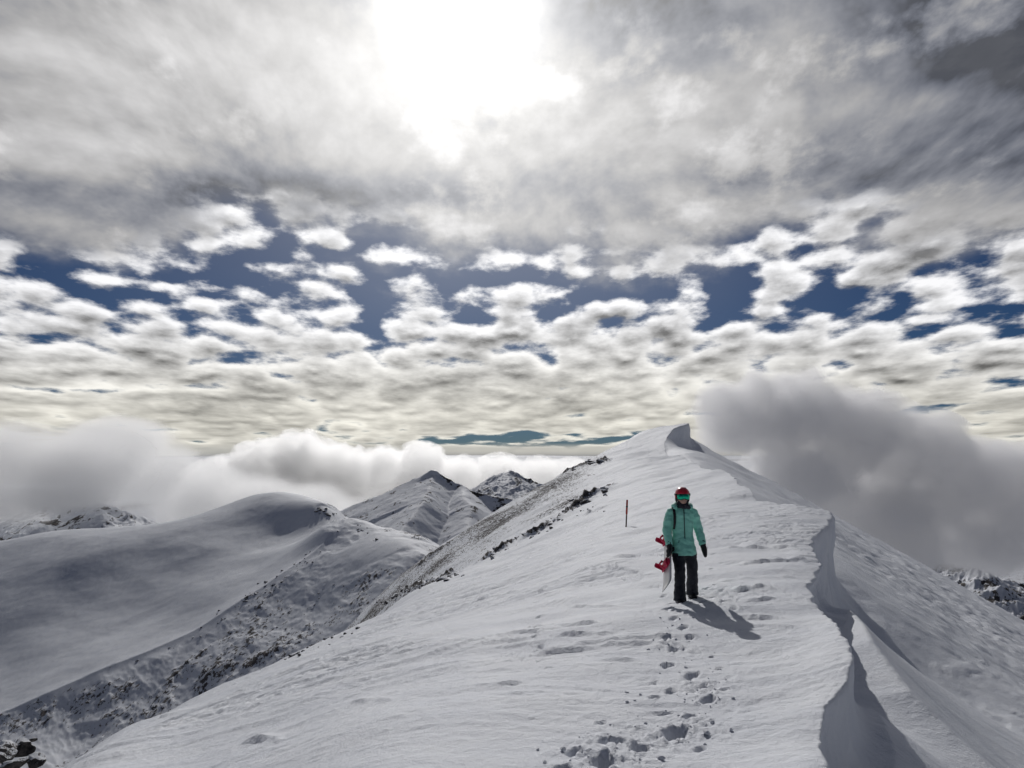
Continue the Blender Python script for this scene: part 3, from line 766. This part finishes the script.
# ------------------------------------------------------------------ rocks
def rock_mesh(seed, flat=0.7, sub=3):
    rnd = random.Random(seed); bm = bmesh.new(); bmesh.ops.create_icosphere(bm, subdivisions=sub, radius=1.0)
    pl = [(Vector((rnd.gauss(0,1), rnd.gauss(0,1), rnd.gauss(0,.8))).normalized(), rnd.uniform(.45,.85)) for _ in range(11)]
    ox = rnd.uniform(0, 50)
    for v in bm.verts:
        p = v.co.copy()
        for n, d in pl:
            e = p.dot(n)
            if e > d: p -= n * (e - d) * .92
        k = 1 + .16 * float(gnoise(np.array([p.x * 2.3 + ox]), np.array([p.y * 2.3 + p.z * 1.7]), seed)[0]) + .07 * float(gnoise(np.array([p.x * 6 + ox]), np.array([p.z * 6 - p.y * 4]), seed + 3)[0])
        v.co = Vector((p.x * k, p.y * k * .85, p.z * k * flat))
    me = D.meshes.new('rock'); bm.to_mesh(me); bm.free(); me.materials.append(M_ROCK)
    return me
ROCKS = [rock_mesh(200 + i, f) for i, f in enumerate([.7, .55, .9, .62, .8, .5, 1.0, .7])]
def put_rock(px, py, size_px, label, group, name='rock', d=None, sink=.25, stretch=1.0, top=False):
    if d is None: x, y, z = hit(px, py)
    else:
        u, q = UQ(px, py); x, y = u * d, d; z = q * d
    zz = float(zL(np.array([[x]]), np.array([[y]]))[0, 0])
    s = size_px / F * y * .5
    if py < 610 and py > 445: sink = .45
    o = D.objects.new(name, random.choice(ROCKS)); COL.objects.link(o)
    o.location = (x, y, (zz if d is None else z) + s * (.5 - sink)); o.scale = (s * stretch, s * random.uniform(.8,1.2), s * random.uniform(.75,1.1))
    o.rotation_euler = (random.uniform(-.3,.3), random.uniform(-.3,.3), random.uniform(0,6.28))
    return tag(o, label, 'rock', group)
def run(pts, n, s0, s1, jx, jy, label, group):
    for i in range(n):
        t = random.random() * (len(pts) - 1); k = int(t); t -= k; a, b = pts[k], pts[min(k+1, len(pts)-1)]
        put_rock(a[0] + (b[0]-a[0]) * t + random.gauss(0, jx), a[1] + (b[1]-a[1]) * t + random.gauss(0, jy), random.uniform(s0, s1) * random.uniform(.7, 1.15), label, group, stretch=random.uniform(1, 1.6))
run([(606,490),(592,494),(578,504),(565,514)], 60, 3, 9, 2.5, 2, 'dark rock in the thick outcrop to the upper left of the marker pole', 'rocks in the outcrop near the pole')
run([(562,516),(540,530),(520,540),(505,549),(485,560)], 55, 2.5, 8, 3, 2, 'dark rock in the broken line running down below the thick outcrop', 'rocks in the line below the outcrop')
run([(604,463),(590,463),(574,467),(562,471)], 34, 3, 9, 2.5, 2, 'dark rock along the skyline high on the left flank of the peak', 'rocks on the skyline flank')
run([(456,576),(430,585),(403,593),(385,603)], 55, 2.5, 8, 4, 2, 'dark rock at the rounded edge where the near slope turns over', 'rocks at the turning edge')
run([(365,627),(330,641),(300,652),(286,659)], 34, 2.5, 6, 3, 1.5, 'small dark rock low down along the edge of the near slope', 'small rocks along the near edge')
for (px, py, s) in [(215,687,5),(206,690,2.5),(182,703,4),(169,708,4),(150,716,2),(127,725,5),(119,729,6),(108,733,3),(96,737,2),(82,741,6),(68,742,3),(240,674,3),(262,667,3)]:
    put_rock(px, py, s, 'small dark rock low down along the edge of the near slope', 'small rocks along the near edge', stretch=1.4)
run([(598,508),(588,513),(575,520)], 8, 1.5, 4, 4, 2, 'small dark rock lying by itself in the snow left of the marker pole', 'loose rocks left of the pole')
# boulders on the hill across the gully
def hill_hit(px, py):
    u, q = UQ(px, py); ds = np.linspace(260, 860, 1000); X_ = (u * ds)[None, :]; Y_ = ds[None, :]
    z = h_hill(X_, Y_)[0][0]; i = np.where(q * ds < z)[0]
    i = i[0] if len(i) else int(np.argmin(q * ds - z))
    return u * ds[i], ds[i], z[i]
def hill_run(pts, n, s0, s1, jx, jy, label, group):
    for i in range(n):
        t = random.random() * (len(pts) - 1); k = int(t); t -= k; a, b = pts[k], pts[min(k+1, len(pts)-1)]
        x, y, z = hill_hit(a[0] + (b[0]-a[0]) * t + random.gauss(0, jx), a[1] + (b[1]-a[1]) * t + random.gauss(0, jy))
        s = random.uniform(s0, s1) * random.uniform(.6, 1.2) / F * y * .5
        o = D.objects.new('boulder', random.choice(ROCKS)); COL.objects.link(o); o.location = (x, y, z); o.scale = (s * random.uniform(1, 1.7), s, s * random.uniform(.7, 1.1))
        o.rotation_euler = (random.uniform(-.3,.3), random.uniform(-.3,.3), random.uniform(0,6.28)); tag(o, label, 'boulder', group)
hill_run([(318,509),(326,513),(334,518)], 16, 2.5, 6, 3, 2, 'dark boulder in the knot of rock just right of the rounded hill top', 'boulders beside the hill top')
hill_run([(345,530),(372,534),(398,545)], 12, 1.5, 4, 6, 4, 'dark boulder on the shoulder right of the rounded hill top', 'boulders on the hill shoulder')
hill_run([(320,552),(300,566),(275,583),(262,588)], 24, 1.5, 4.5, 4, 2.5, 'dark boulder on the upper crest of the spur below the hill top', 'boulders on the upper spur')
hill_run([(262,588),(235,611),(195,637),(150,656),(100,672)], 22, 1.5, 4, 4, 3, 'dark boulder on the lower crest of the spur falling to the left', 'boulders on the lower spur')
hill_run([(340,590),(300,610),(260,640)], 22, 1.2, 3, 16, 9, 'small dark boulder on the snowy face below the spur crest', 'boulders on the spur face')
# the crag at the lower left
for (px, py, s, d, lab, st) in [(2,752,34,19,'large dark crag cut by the lower left corner with snow in its cracks',1.0),(24,748,30,19.5,'tall grey crag with a pale face at the lower left beside a snow hollow',1.0),(35,762,26,18.6,'blocky dark crag below and right of the pale faced one',1.1),(12,766,26,18.2,'low dark crag at the foot of the two tall crags',1.2),(33,740,9,21,'small flat rock capping the top of the pale faced crag',1.6)]:
    put_rock(px, py, s, lab, None, 'rock_crag', d=d, sink=.5, stretch=st)

# ------------------------------------------------------------------ snow chunks beside the footprints
CH = [rock_mesh(300 + i, .6, 2) for i in range(4)]
for c_ in CH: c_.materials.clear(); c_.materials.append(M_CHUNK)
def chunk(px, py, w):
    x, y, z = hit(px, min(py, 880)); zz = float(zL(np.array([[x]]), np.array([[y]]))[0, 0]); s = max(w / F * y * .5, .008)
    o = D.objects.new('snow_chunk', random.choice(CH)); COL.objects.link(o)
    o.location = (x, y, zz + s * .3); o.scale = (s * random.uniform(1,1.5), s, s * random.uniform(.8,1.2)); o.rotation_euler = (random.uniform(-.4,.4), 0, random.uniform(0, 6.28))
    return o
for (px, py, w) in [(563,748,9),(538,746,6),(655,684,6),(627,695,4),(627,705,4),(706,731,9),(713,721,7),(731,728,5),(705,740,5),(649,747,5),(662,757,7),(711,659,5),(686,671,4),(704,690,5),(733,700,5),(545,760,6),(640,757,4),(605,721,6)]:
    tag(chunk(px, py, w), 'small block of broken snow lying beside the footprints', 'snow chunk', 'larger snow chunks by the footprints')
for i in range(110):
    p = random.choice(prints[:14]); k = random.random()
    tag(chunk(p[0] + random.gauss(0, 17), p[1] + random.gauss(0, 7), random.uniform(1.2, 3.4)), 'crumb of kicked up snow beside the boot track', 'snow chunk', 'snow crumbs along the boot track')

# ------------------------------------------------------------------ lofted tubes and fused skins
def loft(bm, secs, n=16, cap=True):
    """secs: [(centre, radius across, radius along)], sections square to the path, 'across' kept level with x"""
    C = [Vector(s[0]) for s in secs]; rings = []
    for i, s in enumerate(secs):
        tg = (C[min(i+1, len(C)-1)] - C[max(i-1, 0)]).normalized()
        ax = Vector((1, 0, 0)); ax = (ax - tg * ax.dot(tg))
        if ax.length < .3: ax = Vector((0, 1, 0)) - tg * tg.y
        ax.normalize(); ay = tg.cross(ax).normalized()
        rings.append([bm.verts.new(C[i] + ax * s[1] * math.cos(a) + ay * s[2] * math.sin(a)) for a in [2 * math.pi * k / n for k in range(n)]])
    for a, b in zip(rings, rings[1:]):
        for k in range(n): bm.faces.new((a[k], a[(k+1) % n], b[(k+1) % n], b[k]))
    if cap: bm.faces.new(rings[0][::-1]); bm.faces.new(rings[-1])
def ball(bm, c, r, sub=3):
    g = bmesh.ops.create_icosphere(bm, subdivisions=sub, radius=1.0)
    for v in g['verts']: v.co = Vector((c[0] + v.co.x * r[0], c[1] + v.co.y * r[1], c[2] + v.co.z * r[2]))
def fuse(name, bm, mat, parent, voxel=.012, smooth=6, wrinkle=0.0, seed=0):
    bmesh.ops.recalc_face_normals(bm, faces=bm.faces)
    me0 = D.meshes.new(name); bm.to_mesh(me0); bm.free(); o = D.objects.new(name, me0); COL.objects.link(o)
    md = o.modifiers.new('a', 'REMESH'); md.mode = 'VOXEL'; md.voxel_size = voxel
    md = o.modifiers.new('b', 'SMOOTH'); md.iterations = smooth; md.factor = .5
    dg = bpy.context.evaluated_depsgraph_get(); me = D.meshes.new_from_object(o.evaluated_get(dg)); o.modifiers.clear(); o.data = me; D.meshes.remove(me0)
    me.materials.clear(); me.materials.append(mat); me.shade_smooth()
    if wrinkle:
        n = len(me.vertices); co = np.empty(n * 3, dtype=np.float32); me.vertices.foreach_get('co', co); co = co.reshape(-1, 3)
        no = np.empty(n * 3, dtype=np.float32); me.vertices.foreach_get('normal', no); no = no.reshape(-1, 3)
        w = fbm(co[:, 0] * 9 + co[:, 1] * 4, co[:, 2] * 16 + co[:, 1] * 7, 3, seed)
        co += no * (w * wrinkle)[:, None]; me.vertices.foreach_set('co', co.ravel()); me.update()
    o.parent = parent
    return o
def solid(name, bm, mat, parent, smooth=True):
    bmesh.ops.recalc_face_normals(bm, faces=bm.faces)
    me = D.meshes.new(name); bm.to_mesh(me); bm.free(); me.materials.append(mat)
    if smooth: me.shade_smooth()
    return link(name, me, None, parent)

# ------------------------------------------------------------------ the walker
def ground(x, y): return float(zL(np.array([[x]]), np.array([[y]]))[0, 0])
fr = hit(*FEET[0]); fl = hit(*FEET[1])
ROOT = Vector((fr[0] + .07, fr[1], ground(fr[0], fr[1]) - .03))
fl_x = .195; fl_y = min(fl[1] - fr[1], .42)
fl_z = ground(ROOT.x + fl_x, ROOT.y + fl_y) - ROOT.z - .02
person = D.objects.new('person', None); COL.objects.link(person); person.location = ROOT; person.scale = (1.07,) * 3
tag(person, 'walker in mint green jacket, black trousers and red helmet carrying a snowboard', 'person')
RF = Vector((-.085, -.02, 0)); LF = Vector((fl_x, fl_y, fl_z))
HIPR, HIPL = Vector((-.085, .11, .82)), Vector((.10, .12, .82))
KNR = Vector((-.075, -.03, .46)); KNL = (HIPL + LF) / 2 + Vector((.01, -.07, .02))
SHR, SHL = Vector((-.162, .13, 1.345)), Vector((.162, .12, 1.345))
ELR, WRR = Vector((-.238, .10, 1.08)), Vector((-.228, -.02, .85))
ELL, WRL = Vector((.242, .16, 1.08)), Vector((.285, .06, .85))
HEAD = Vector((0, .075, 1.555))
# body: one continuous skin
bm = bmesh.new()
loft(bm, [((0,.12,.80),.14,.09),((0,.12,.90),.155,.105),((0,.12,1.02),.125,.09),((0,.12,1.16),.145,.10),((0,.12,1.29),.15,.09),((0,.12,1.35),.09,.065),((0,.11,1.42),.055,.055),((0,.10,1.47),.05,.05)])
for h_, k_, f_ in ((HIPR, KNR, RF), (HIPL, KNL, LF)):
    an = f_ + Vector((0, .04, .09))
    loft(bm, [(h_, .07, .075), ((h_*.6+k_*.4), .062, .066), (k_, .045, .046), ((k_*.65+an*.35) + Vector((0,.015,0)), .044, .046), (an, .036, .042), (an + Vector((0,-.01,-.05)), .038, .05)])
    loft(bm, [(f_ + Vector((0,.09,.05)), .035, .035), (f_ + Vector((0,0,.05)), .042, .035), (f_ + Vector((0,-.12,.04)), .04, .025)])
for s_, e_, w_ in ((SHR, ELR, WRR), (SHL, ELL, WRL)):
    loft(bm, [(s_ + Vector((0,0,-.03)), .042, .05), ((s_+e_)/2, .044, .048), (e_, .036, .04), ((e_+w_)/2, .036, .038), (w_, .026, .028)])
    dn = (w_ - e_).normalized(); hc_ = w_ + dn * .08
    loft(bm, [(w_, .025, .022), (w_ + dn * .04, .02, .036), (hc_, .018, .042), (hc_ + dn * .04, .016, .036), (hc_ + dn * .085, .011, .022)])
ball(bm, HEAD, (.078, .098, .115)); ball(bm, HEAD + Vector((0,-.055,-.06)), (.05,.045,.05)); 
loft(bm, [(HEAD + Vector((0,-.09,.02)), .010, .012), (HEAD + Vector((0,-.115,-.022)), .017, .014), (HEAD + Vector((0,-.095,-.035)), .016, .012)], 10)
ball(bm, HEAD + Vector((0,-.097,-.062)), (.024,.010,.010), 2)
for s in (-1, 1): ball(bm, HEAD + Vector((s*.079,.005,-.01)), (.012,.02,.032), 2)
fuse('body', bm, M_SKIN, person, .009, 3)
# trousers
bm = bmesh.new()
loft(bm, [((0,.12,.76),.165,.105),((0,.12,.84),.16,.105),((0,.12,.95),.14,.10)])
for h_, k_, f_ in ((HIPR, KNR, RF), (HIPL, KNL, LF)):
    loft(bm, [(h_, .088, .095), ((h_*.5+k_*.5), .094, .10), (k_ + Vector((0,.01,.03)), .078, .088), ((k_*.5+f_*.5) + Vector((0,.02,.05)), .080, .092), (f_ + Vector((0,.0,.17)), .088, .105), (f_ + Vector((0,-.005,.05)), .092, .12)])
fuse('trousers', bm, M_PANTS, person, .012, 5, .010, 5)
# jacket
bm = bmesh.new()
loft(bm, [((0.010,.10,.700),.188,.172),((0.010,.10,.76),.186,.166),((.005,.11,.88),.165,.14),((0,.12,1.02),.152,.125),((0,.12,1.18),.168,.132),((0,.12,1.30),.188,.124),((0,.12,1.365),.165,.10),((0,.115,1.40),.09,.08),((0,.105,1.44),.078,.078)], 24)
for s_, e_, w_ in ((SHR, ELR, WRR), (SHL, ELL, WRL)):
    loft(bm, [(s_ + Vector((-.07 * (1 if s_.x > 0 else -1),0,.0)), .06, .07), (s_ + Vector((0,0,-.028)), .074, .080), (s_ + Vector((.022 * (1 if s_.x > 0 else -1),0,-.09)), .076, .080), ((s_*.5+e_*.5), .072, .078), (e_, .066, .072), ((e_*.5+w_*.5), .062, .066), (w_ + (w_-e_).normalized()*.01, .050, .052)])
fuse('jacket', bm, M_JACKET, person, .011, 4, .009, 9)
# hood bunched behind the neck
bm = bmesh.new()
loft(bm, [((-.115,.03,1.385),.03,.03),((-.12,.11,1.41),.04,.045),((-.07,.19,1.425),.05,.055),((.0,.215,1.43),.055,.06),((.07,.19,1.425),.05,.055),((.12,.11,1.41),.04,.045),((.115,.03,1.385),.03,.03)])
fuse('hood', bm, M_JACKET, person, .011, 4, .008, 4)
bm = bmesh.new()
loft(bm, [((0,.095,1.385),.085,.085),((0,.09,1.43),.082,.082),((0,.085,1.475),.074,.082),((0,.08,1.50),.070,.080)], 20)
loft(bm, [((.02,-.005,1.43),.035,.02),((.075,.02,1.40),.03,.02),((.10,.06,1.385),.025,.02)], 10)
fuse('neck_warmer', bm, M_SCARF, person, .009, 3, .005, 3)
# zip, strap, pockets
bm = bmesh.new(); loft(bm, [((.008,-.026,.74),.006,.004),((.006,-.019,.88),.006,.004),((.003,-.018,1.02),.006,.004),((0,-.020,1.18),.006,.004),((0,-.012,1.30),.006,.004),((0,.008,1.37),.006,.004)], 8)
solid('zip', bm, M_BLACK, person)
bm = bmesh.new(); loft(bm, [((-.125,.20,1.36),.02,.006),((-.14,.12,1.405),.02,.006),((-.138,.035,1.36),.02,.006),((-.135,.0,1.27),.02,.006),((-.14,-.008,1.16),.018,.006),((-.15,.01,1.08),.016,.006)], 8)
solid('pack_strap', bm, M_BLACK, person)
for s in (-1, 1):
    bm = bmesh.new(); loft(bm, [((s*.10+.005,-.003,.80),.004,.003),((s*.085+.005,-.007,.92),.004,.003)], 6); solid('pocket_zip', bm, M_BLACK, person)
# helmet
bm = bmesh.new(); g = bmesh.ops.create_uvsphere(bm, u_segments=32, v_segments=20, radius=1.0)
for v in bm.verts: v.co = Vector((v.co.x * .112, v.co.y * .132, v.co.z * .118)) + HEAD + Vector((0,.008,.022))
def cut(v):
    p = v.co - HEAD
    return p.z < (.028 if p.y < -.03 else .028 - (p.y + .03) * .9) - (.0)
bmesh.ops.delete(bm, geom=[v for v in bm.verts if cut(v) and not (abs((v.co-HEAD).x) > .085 and -.03 < (v.co-HEAD).y < .06 and (v.co-HEAD).z > -.07)], context='VERTS')
hel = solid('helmet', bm, M_RED, person); md = hel.modifiers.new('t', 'SOLIDIFY'); md.thickness = .012; md.offset = -1
for i in range(3):
    bm = bmesh.new(); x_ = (-.035, 0, .035)[i]; loft(bm, [(HEAD + Vector((x_,-.055,.122)), .006, .005), (HEAD + Vector((x_,-.02,.137)), .006, .005)], 8); solid('vent', bm, M_BLACK, hel)
for s in (-1, 1):
    bm = bmesh.new(); ball(bm, HEAD + Vector((s*.088,.02,-.03)), (.02,.04,.055)); solid('ear_pad', bm, M_BLACK, hel)
bm = bmesh.new(); loft(bm, [(HEAD + Vector((-.085,.0,-.08)), .008,.004), (HEAD + Vector((-.05,-.05,-.118)), .008,.004), (HEAD + Vector((0,-.075,-.128)), .008,.004), (HEAD + Vector((.05,-.05,-.118)), .008,.004), (HEAD + Vector((.085,.0,-.08)), .008,.004)], 8); solid('chin_strap', bm, M_BLACK, hel)
# goggles: frame, lens, strap
def shell(bm, c, rx, ry, z0, z1, a0, a1, n, th, nose=0.0):
    vs = []
    for i in range(n + 1):
        a = a0 + (a1 - a0) * i / n; x = math.sin(a); y = -math.cos(a); cut_ = nose * math.exp(-(x / .25) ** 2); e = (1 - (abs(a) / abs(a1)) ** 6 * .35)
        mid = (z0 + z1) / 2; hz = (z1 - z0) / 2 * e
        for (r, zz) in ((1, mid + hz), (1 + th * .0, mid - hz + cut_), (1 + th, mid - hz * .85 + cut_), (1 + th, mid + hz * .85)):
            vs.append(bm.verts.new(Vector((c.x + rx * r * x, c.y + ry * r * y, c.z + zz))))
    for i in range(n):
        for k in range(4): bm.faces.new((vs[i*4+k], vs[i*4+(k+1) % 4], vs[i*4+4+(k+1) % 4], vs[i*4+4+k]))
    bm.faces.new(vs[:4][::-1]); bm.faces.new(vs[-4:])
bm = bmesh.new(); shell(bm, HEAD, .090, .112, -.048, .046, -1.15, 1.15, 20, .14, .014); gog = solid('goggles', bm, M_BLACK, person)
bm = bmesh.new(); shell(bm, HEAD, .1026, .1277, -.040, .038, -1.08, 1.08, 20, .05, .014); solid('lens', bm, M_LENS, gog)
bm = bmesh.new(); shell(bm, HEAD + Vector((0,.008,.03)), .1135, .134, -.016, .016, 1.0, 2 * math.pi - 1.0, 30, .03); solid('goggle_strap', bm, M_BLACK, gog)
bm = bmesh.new(); loft(bm, [(HEAD + Vector((.05,.08,-.05)), .03,.02), (HEAD + Vector((.075,.03,-.12)), .026,.02), (HEAD + Vector((.085,-.01,-.17)), .018,.015)], 10); fuse('hair', bm, M_HAIR, person, .008, 3)
# mittens with separate thumbs; the right one is wrapped round the board's edge
def mitten(w_, e_, thumb_dir, curl):
    dn = (w_ - e_).normalized(); bm = bmesh.new()
    pts = [(w_ - dn * .05, .052, .054), (w_ + dn * .0, .046, .048), (w_ + dn * .05, .040, .056), (w_ + dn * .10 + curl * .2, .038, .056), (w_ + dn * .15 + curl * .7, .032, .046), (w_ + dn * .185 + curl * 1.2, .020, .028)]
    loft(bm, pts, 14)
    b = w_ + dn * .045
    loft(bm, [(b, .022, .022), (b + thumb_dir * .04 + dn * .03, .02, .02), (b + thumb_dir * .055 + dn * .065, .015, .015)], 10)
    return fuse('mitten', bm, M_BLACK, person, .008, 3, .003, 8)
mitten(WRL, ELL, Vector((-.25,-.9,0)).normalized(), Vector((-.015,-.02,0)))
mitten(WRR, ELR, Vector((-.9,-.3,0)).normalized(), Vector((-.045,-.01,.01)))
# boots
for f_ in (RF, LF):
    bm = bmesh.new()
    loft(bm, [(f_ + Vector((0,.11,.07)), .045, .045), (f_ + Vector((0,.05,.075)), .056, .06), (f_ + Vector((0,-.04,.065)), .054, .05), (f_ + Vector((0,-.12,.05)), .052, .035), (f_ + Vector((0,-.155,.045)), .038, .025)], 14)
    loft(bm, [(f_ + Vector((0,.05,.06)), .056, .066), (f_ + Vector((0,.04,.15)), .055, .065), (f_ + Vector((0,.045,.26)), .058, .07)], 14)
    bt = fuse('boot', bm, M_BLACK, person, .010, 3)
    bm = bmesh.new()
    for k in range(1): loft(bm, [(f_ + Vector((0,.12,.02)), .048, .012), (f_ + Vector((0,.0,.018)), .056, .014), (f_ + Vector((0,-.13,.02)), .050, .012), (f_ + Vector((0,-.165,.024)), .03, .010)], 12)
    solid('sole', bm, M_SCARF, bt)

# ------------------------------------------------------------------ snowboard: tucked under the right arm, bindings outwards
BOT = Vector((-.335, -.36, .235)); TOP = Vector((-.13, .50, 1.20))
ax = (TOP - BOT).normalized(); Lb = (TOP - BOT).length
nx = Vector((-1, -.36, 0)); nx = (nx - ax * nx.dot(ax)).normalized(); wx = ax.cross(nx).normalized()
board = D.objects.new('snowboard', None); COL.objects.link(board); board.location = ROOT; board.scale = (1.07,) * 3
tag(board, 'white snowboard with red bindings held upright under the walker\'s arm', 'snowboard')
def bp3(s, w, h): return BOT + ax * s + wx * w + nx * h
def outline(s):
    t = s / Lb; e = min(t, 1 - t) * Lb; tip = math.sqrt(max(0, 1 - (max(0, .15 - e) / .15) ** 2)); wst = 1 - .10 * math.sin(math.pi * min(max((t - .12) / .76, 0), 1))
    return .142 * tip * wst
def camber(s):
    e = min(s, Lb - s); return .055 * max(0, (.17 - e) / .17) ** 1.8
def deck(h0, h1, inset, mat, name, s0=0.0):
    bm = bmesh.new(); n = 60; rows = []
    for i in range(n + 1):
        t = .5 - .5 * math.cos(math.pi * i / n); s = Lb * t; w = max(outline(s) - inset, .002); c_ = camber(s)
        rows.append([bm.verts.new(bp3(s, a * w, c_ + h)) for (a, h) in ((-1, h0), (-.5, h0), (0, h0), (.5, h0), (1, h0), (1, h1), (.5, h1), (0, h1), (-.5, h1), (-1, h1))])
    for a, b in zip(rows, rows[1:]):
        for k in range(10): bm.faces.new((a[k], a[(k+1) % 10], b[(k+1) % 10], b[k]))
    bm.faces.new(rows[0][::-1]); bm.faces.new(rows[-1])
    return solid(name, bm, mat, board)
deck(.002, .009, 0.0, M_BOARD, 'deck'); deck(-.003, .0015, .001, M_BASE, 'base'); 
def binding(sc):
    r = D.objects.new('binding', None); COL.objects.link(r); r.parent = board
    bm = bmesh.new(); k = .045
    loft(bm, [(bp3(sc, -.12, .026), .024, .058), (bp3(sc, -.05, .028), .022, .055), (bp3(sc, .05, .028), .022, .055), (bp3(sc, .115, .026), .018, .05)], 12)
    for s in (-1, 1): loft(bm, [(bp3(sc + s*.055, -.12, .03), .009, .022), (bp3(sc + s*.055, -.03, .045), .009, .03), (bp3(sc + s*.055, .06, .03), .009, .016)], 10)
    fuse('baseplate', bm, M_REDB, r, .006, 2)
    bm = bmesh.new()   # highback leaning over the heel edge
    for i in range(7):
        h = i / 6; 
        for j in range(9):
            a = (j / 8 - .5) * 2.2; rr = .055 * (1 - .18 * h)
            bm.verts.new(bp3(sc + math.sin(a) * rr, -.085 - .05 * math.cos(a) + .02 * h, .03 + .13 * h * (1 - .12 * a * a * .5)))
    bm.verts.ensure_lookup_table()
    for i in range(6):
        for j in range(8): bm.faces.new([bm.verts[q] for q in (i*9+j, i*9+j+1, i*9+j+10, i*9+j+9)])
    hb = solid('highback', bm, M_REDB, r); md = hb.modifiers.new('t', 'SOLIDIFY'); md.thickness = .008
    for (w0, hh, kk) in ((-.03, .115, 1), (.07, .075, .8)):
        bm = bmesh.new(); loft(bm, [(bp3(sc - .06, w0, .035), .006, .018), (bp3(sc - .05, w0, hh * .75), .008, .026), (bp3(sc, w0, hh), .010, .03 * kk), (bp3(sc + .05, w0, hh * .75), .008, .026), (bp3(sc + .06, w0, .035), .006, .018)], 10)
        solid('strap', bm, M_REDB, r)
        bm = bmesh.new(); ball(bm, bp3(sc + .052, w0, hh * .7), (.014,.014,.02), 2); solid('buckle', bm, M_BLACK, r)
    return r
binding(Lb * .5 - .20); binding(Lb * .5 + .26)

# ------------------------------------------------------------------ marker pole
x, y, z = hit(626, 530); zg = ground(x, y)
pole = D.objects.new('marker_pole', None); COL.objects.link(pole); pole.location = (x, y, zg - .1)
pole.rotation_euler = (0, rad(3.0), 0)
tag(pole, 'thin red marker pole leaning slightly in the snow left of the walker', 'pole')
H_ = 27 / F * y
bm = bmesh.new(); loft(bm, [((0,0,0),.034,.034),((0,0,H_*.55),.032,.032)], 14); solid('shaft', bm, M_POLED, pole)
bm = bmesh.new(); loft(bm, [((0,0,H_*.55),.042,.042),((0,0,H_*.56),.046,.046),((0,0,H_+.08),.044,.044),((0,0,H_+.1),.03,.03)], 14); solid('sleeve', bm, M_POLER, pole)
bm = bmesh.new(); loft(bm, [((0,0,H_*.80),.049,.049),((0,0,H_*.86),.049,.049)], 14); solid('band', bm, M_BLACK, pole)
print('ROOT', ROOT, 'pole', x, y, zg, H_, 'feet', fr, fl, fl_z)
# ------------------------------------------------------------------ light
sd = D.lights.new('sun', 'SUN'); sd.energy = 5.0; sd.angle = rad(0.6); sd.color = (1.0, 0.975, 0.95)
so = D.objects.new('sun', sd); COL.objects.link(so)
so.rotation_euler = sdir.to_track_quat('Z', 'Y').to_euler()
so.location = (0, 0, 50)
scene.view_settings.view_transform = 'Standard'; scene.view_settings.look = 'None'
scene.view_settings.exposure = -1.25; scene.view_settings.gamma = 1

cy = scene.cycles
cy.use_adaptive_sampling = True; cy.adaptive_threshold = 0.03; cy.adaptive_min_samples = 12
cy.use_denoising = True; cy.denoiser = 'OPENIMAGEDENOISE'
cy.max_bounces = 6; cy.diffuse_bounces = 3; cy.glossy_bounces = 2; cy.volume_bounces = 5; cy.transmission_bounces = 2
cy.volume_step_rate = 0.35; cy.volume_max_steps = 256
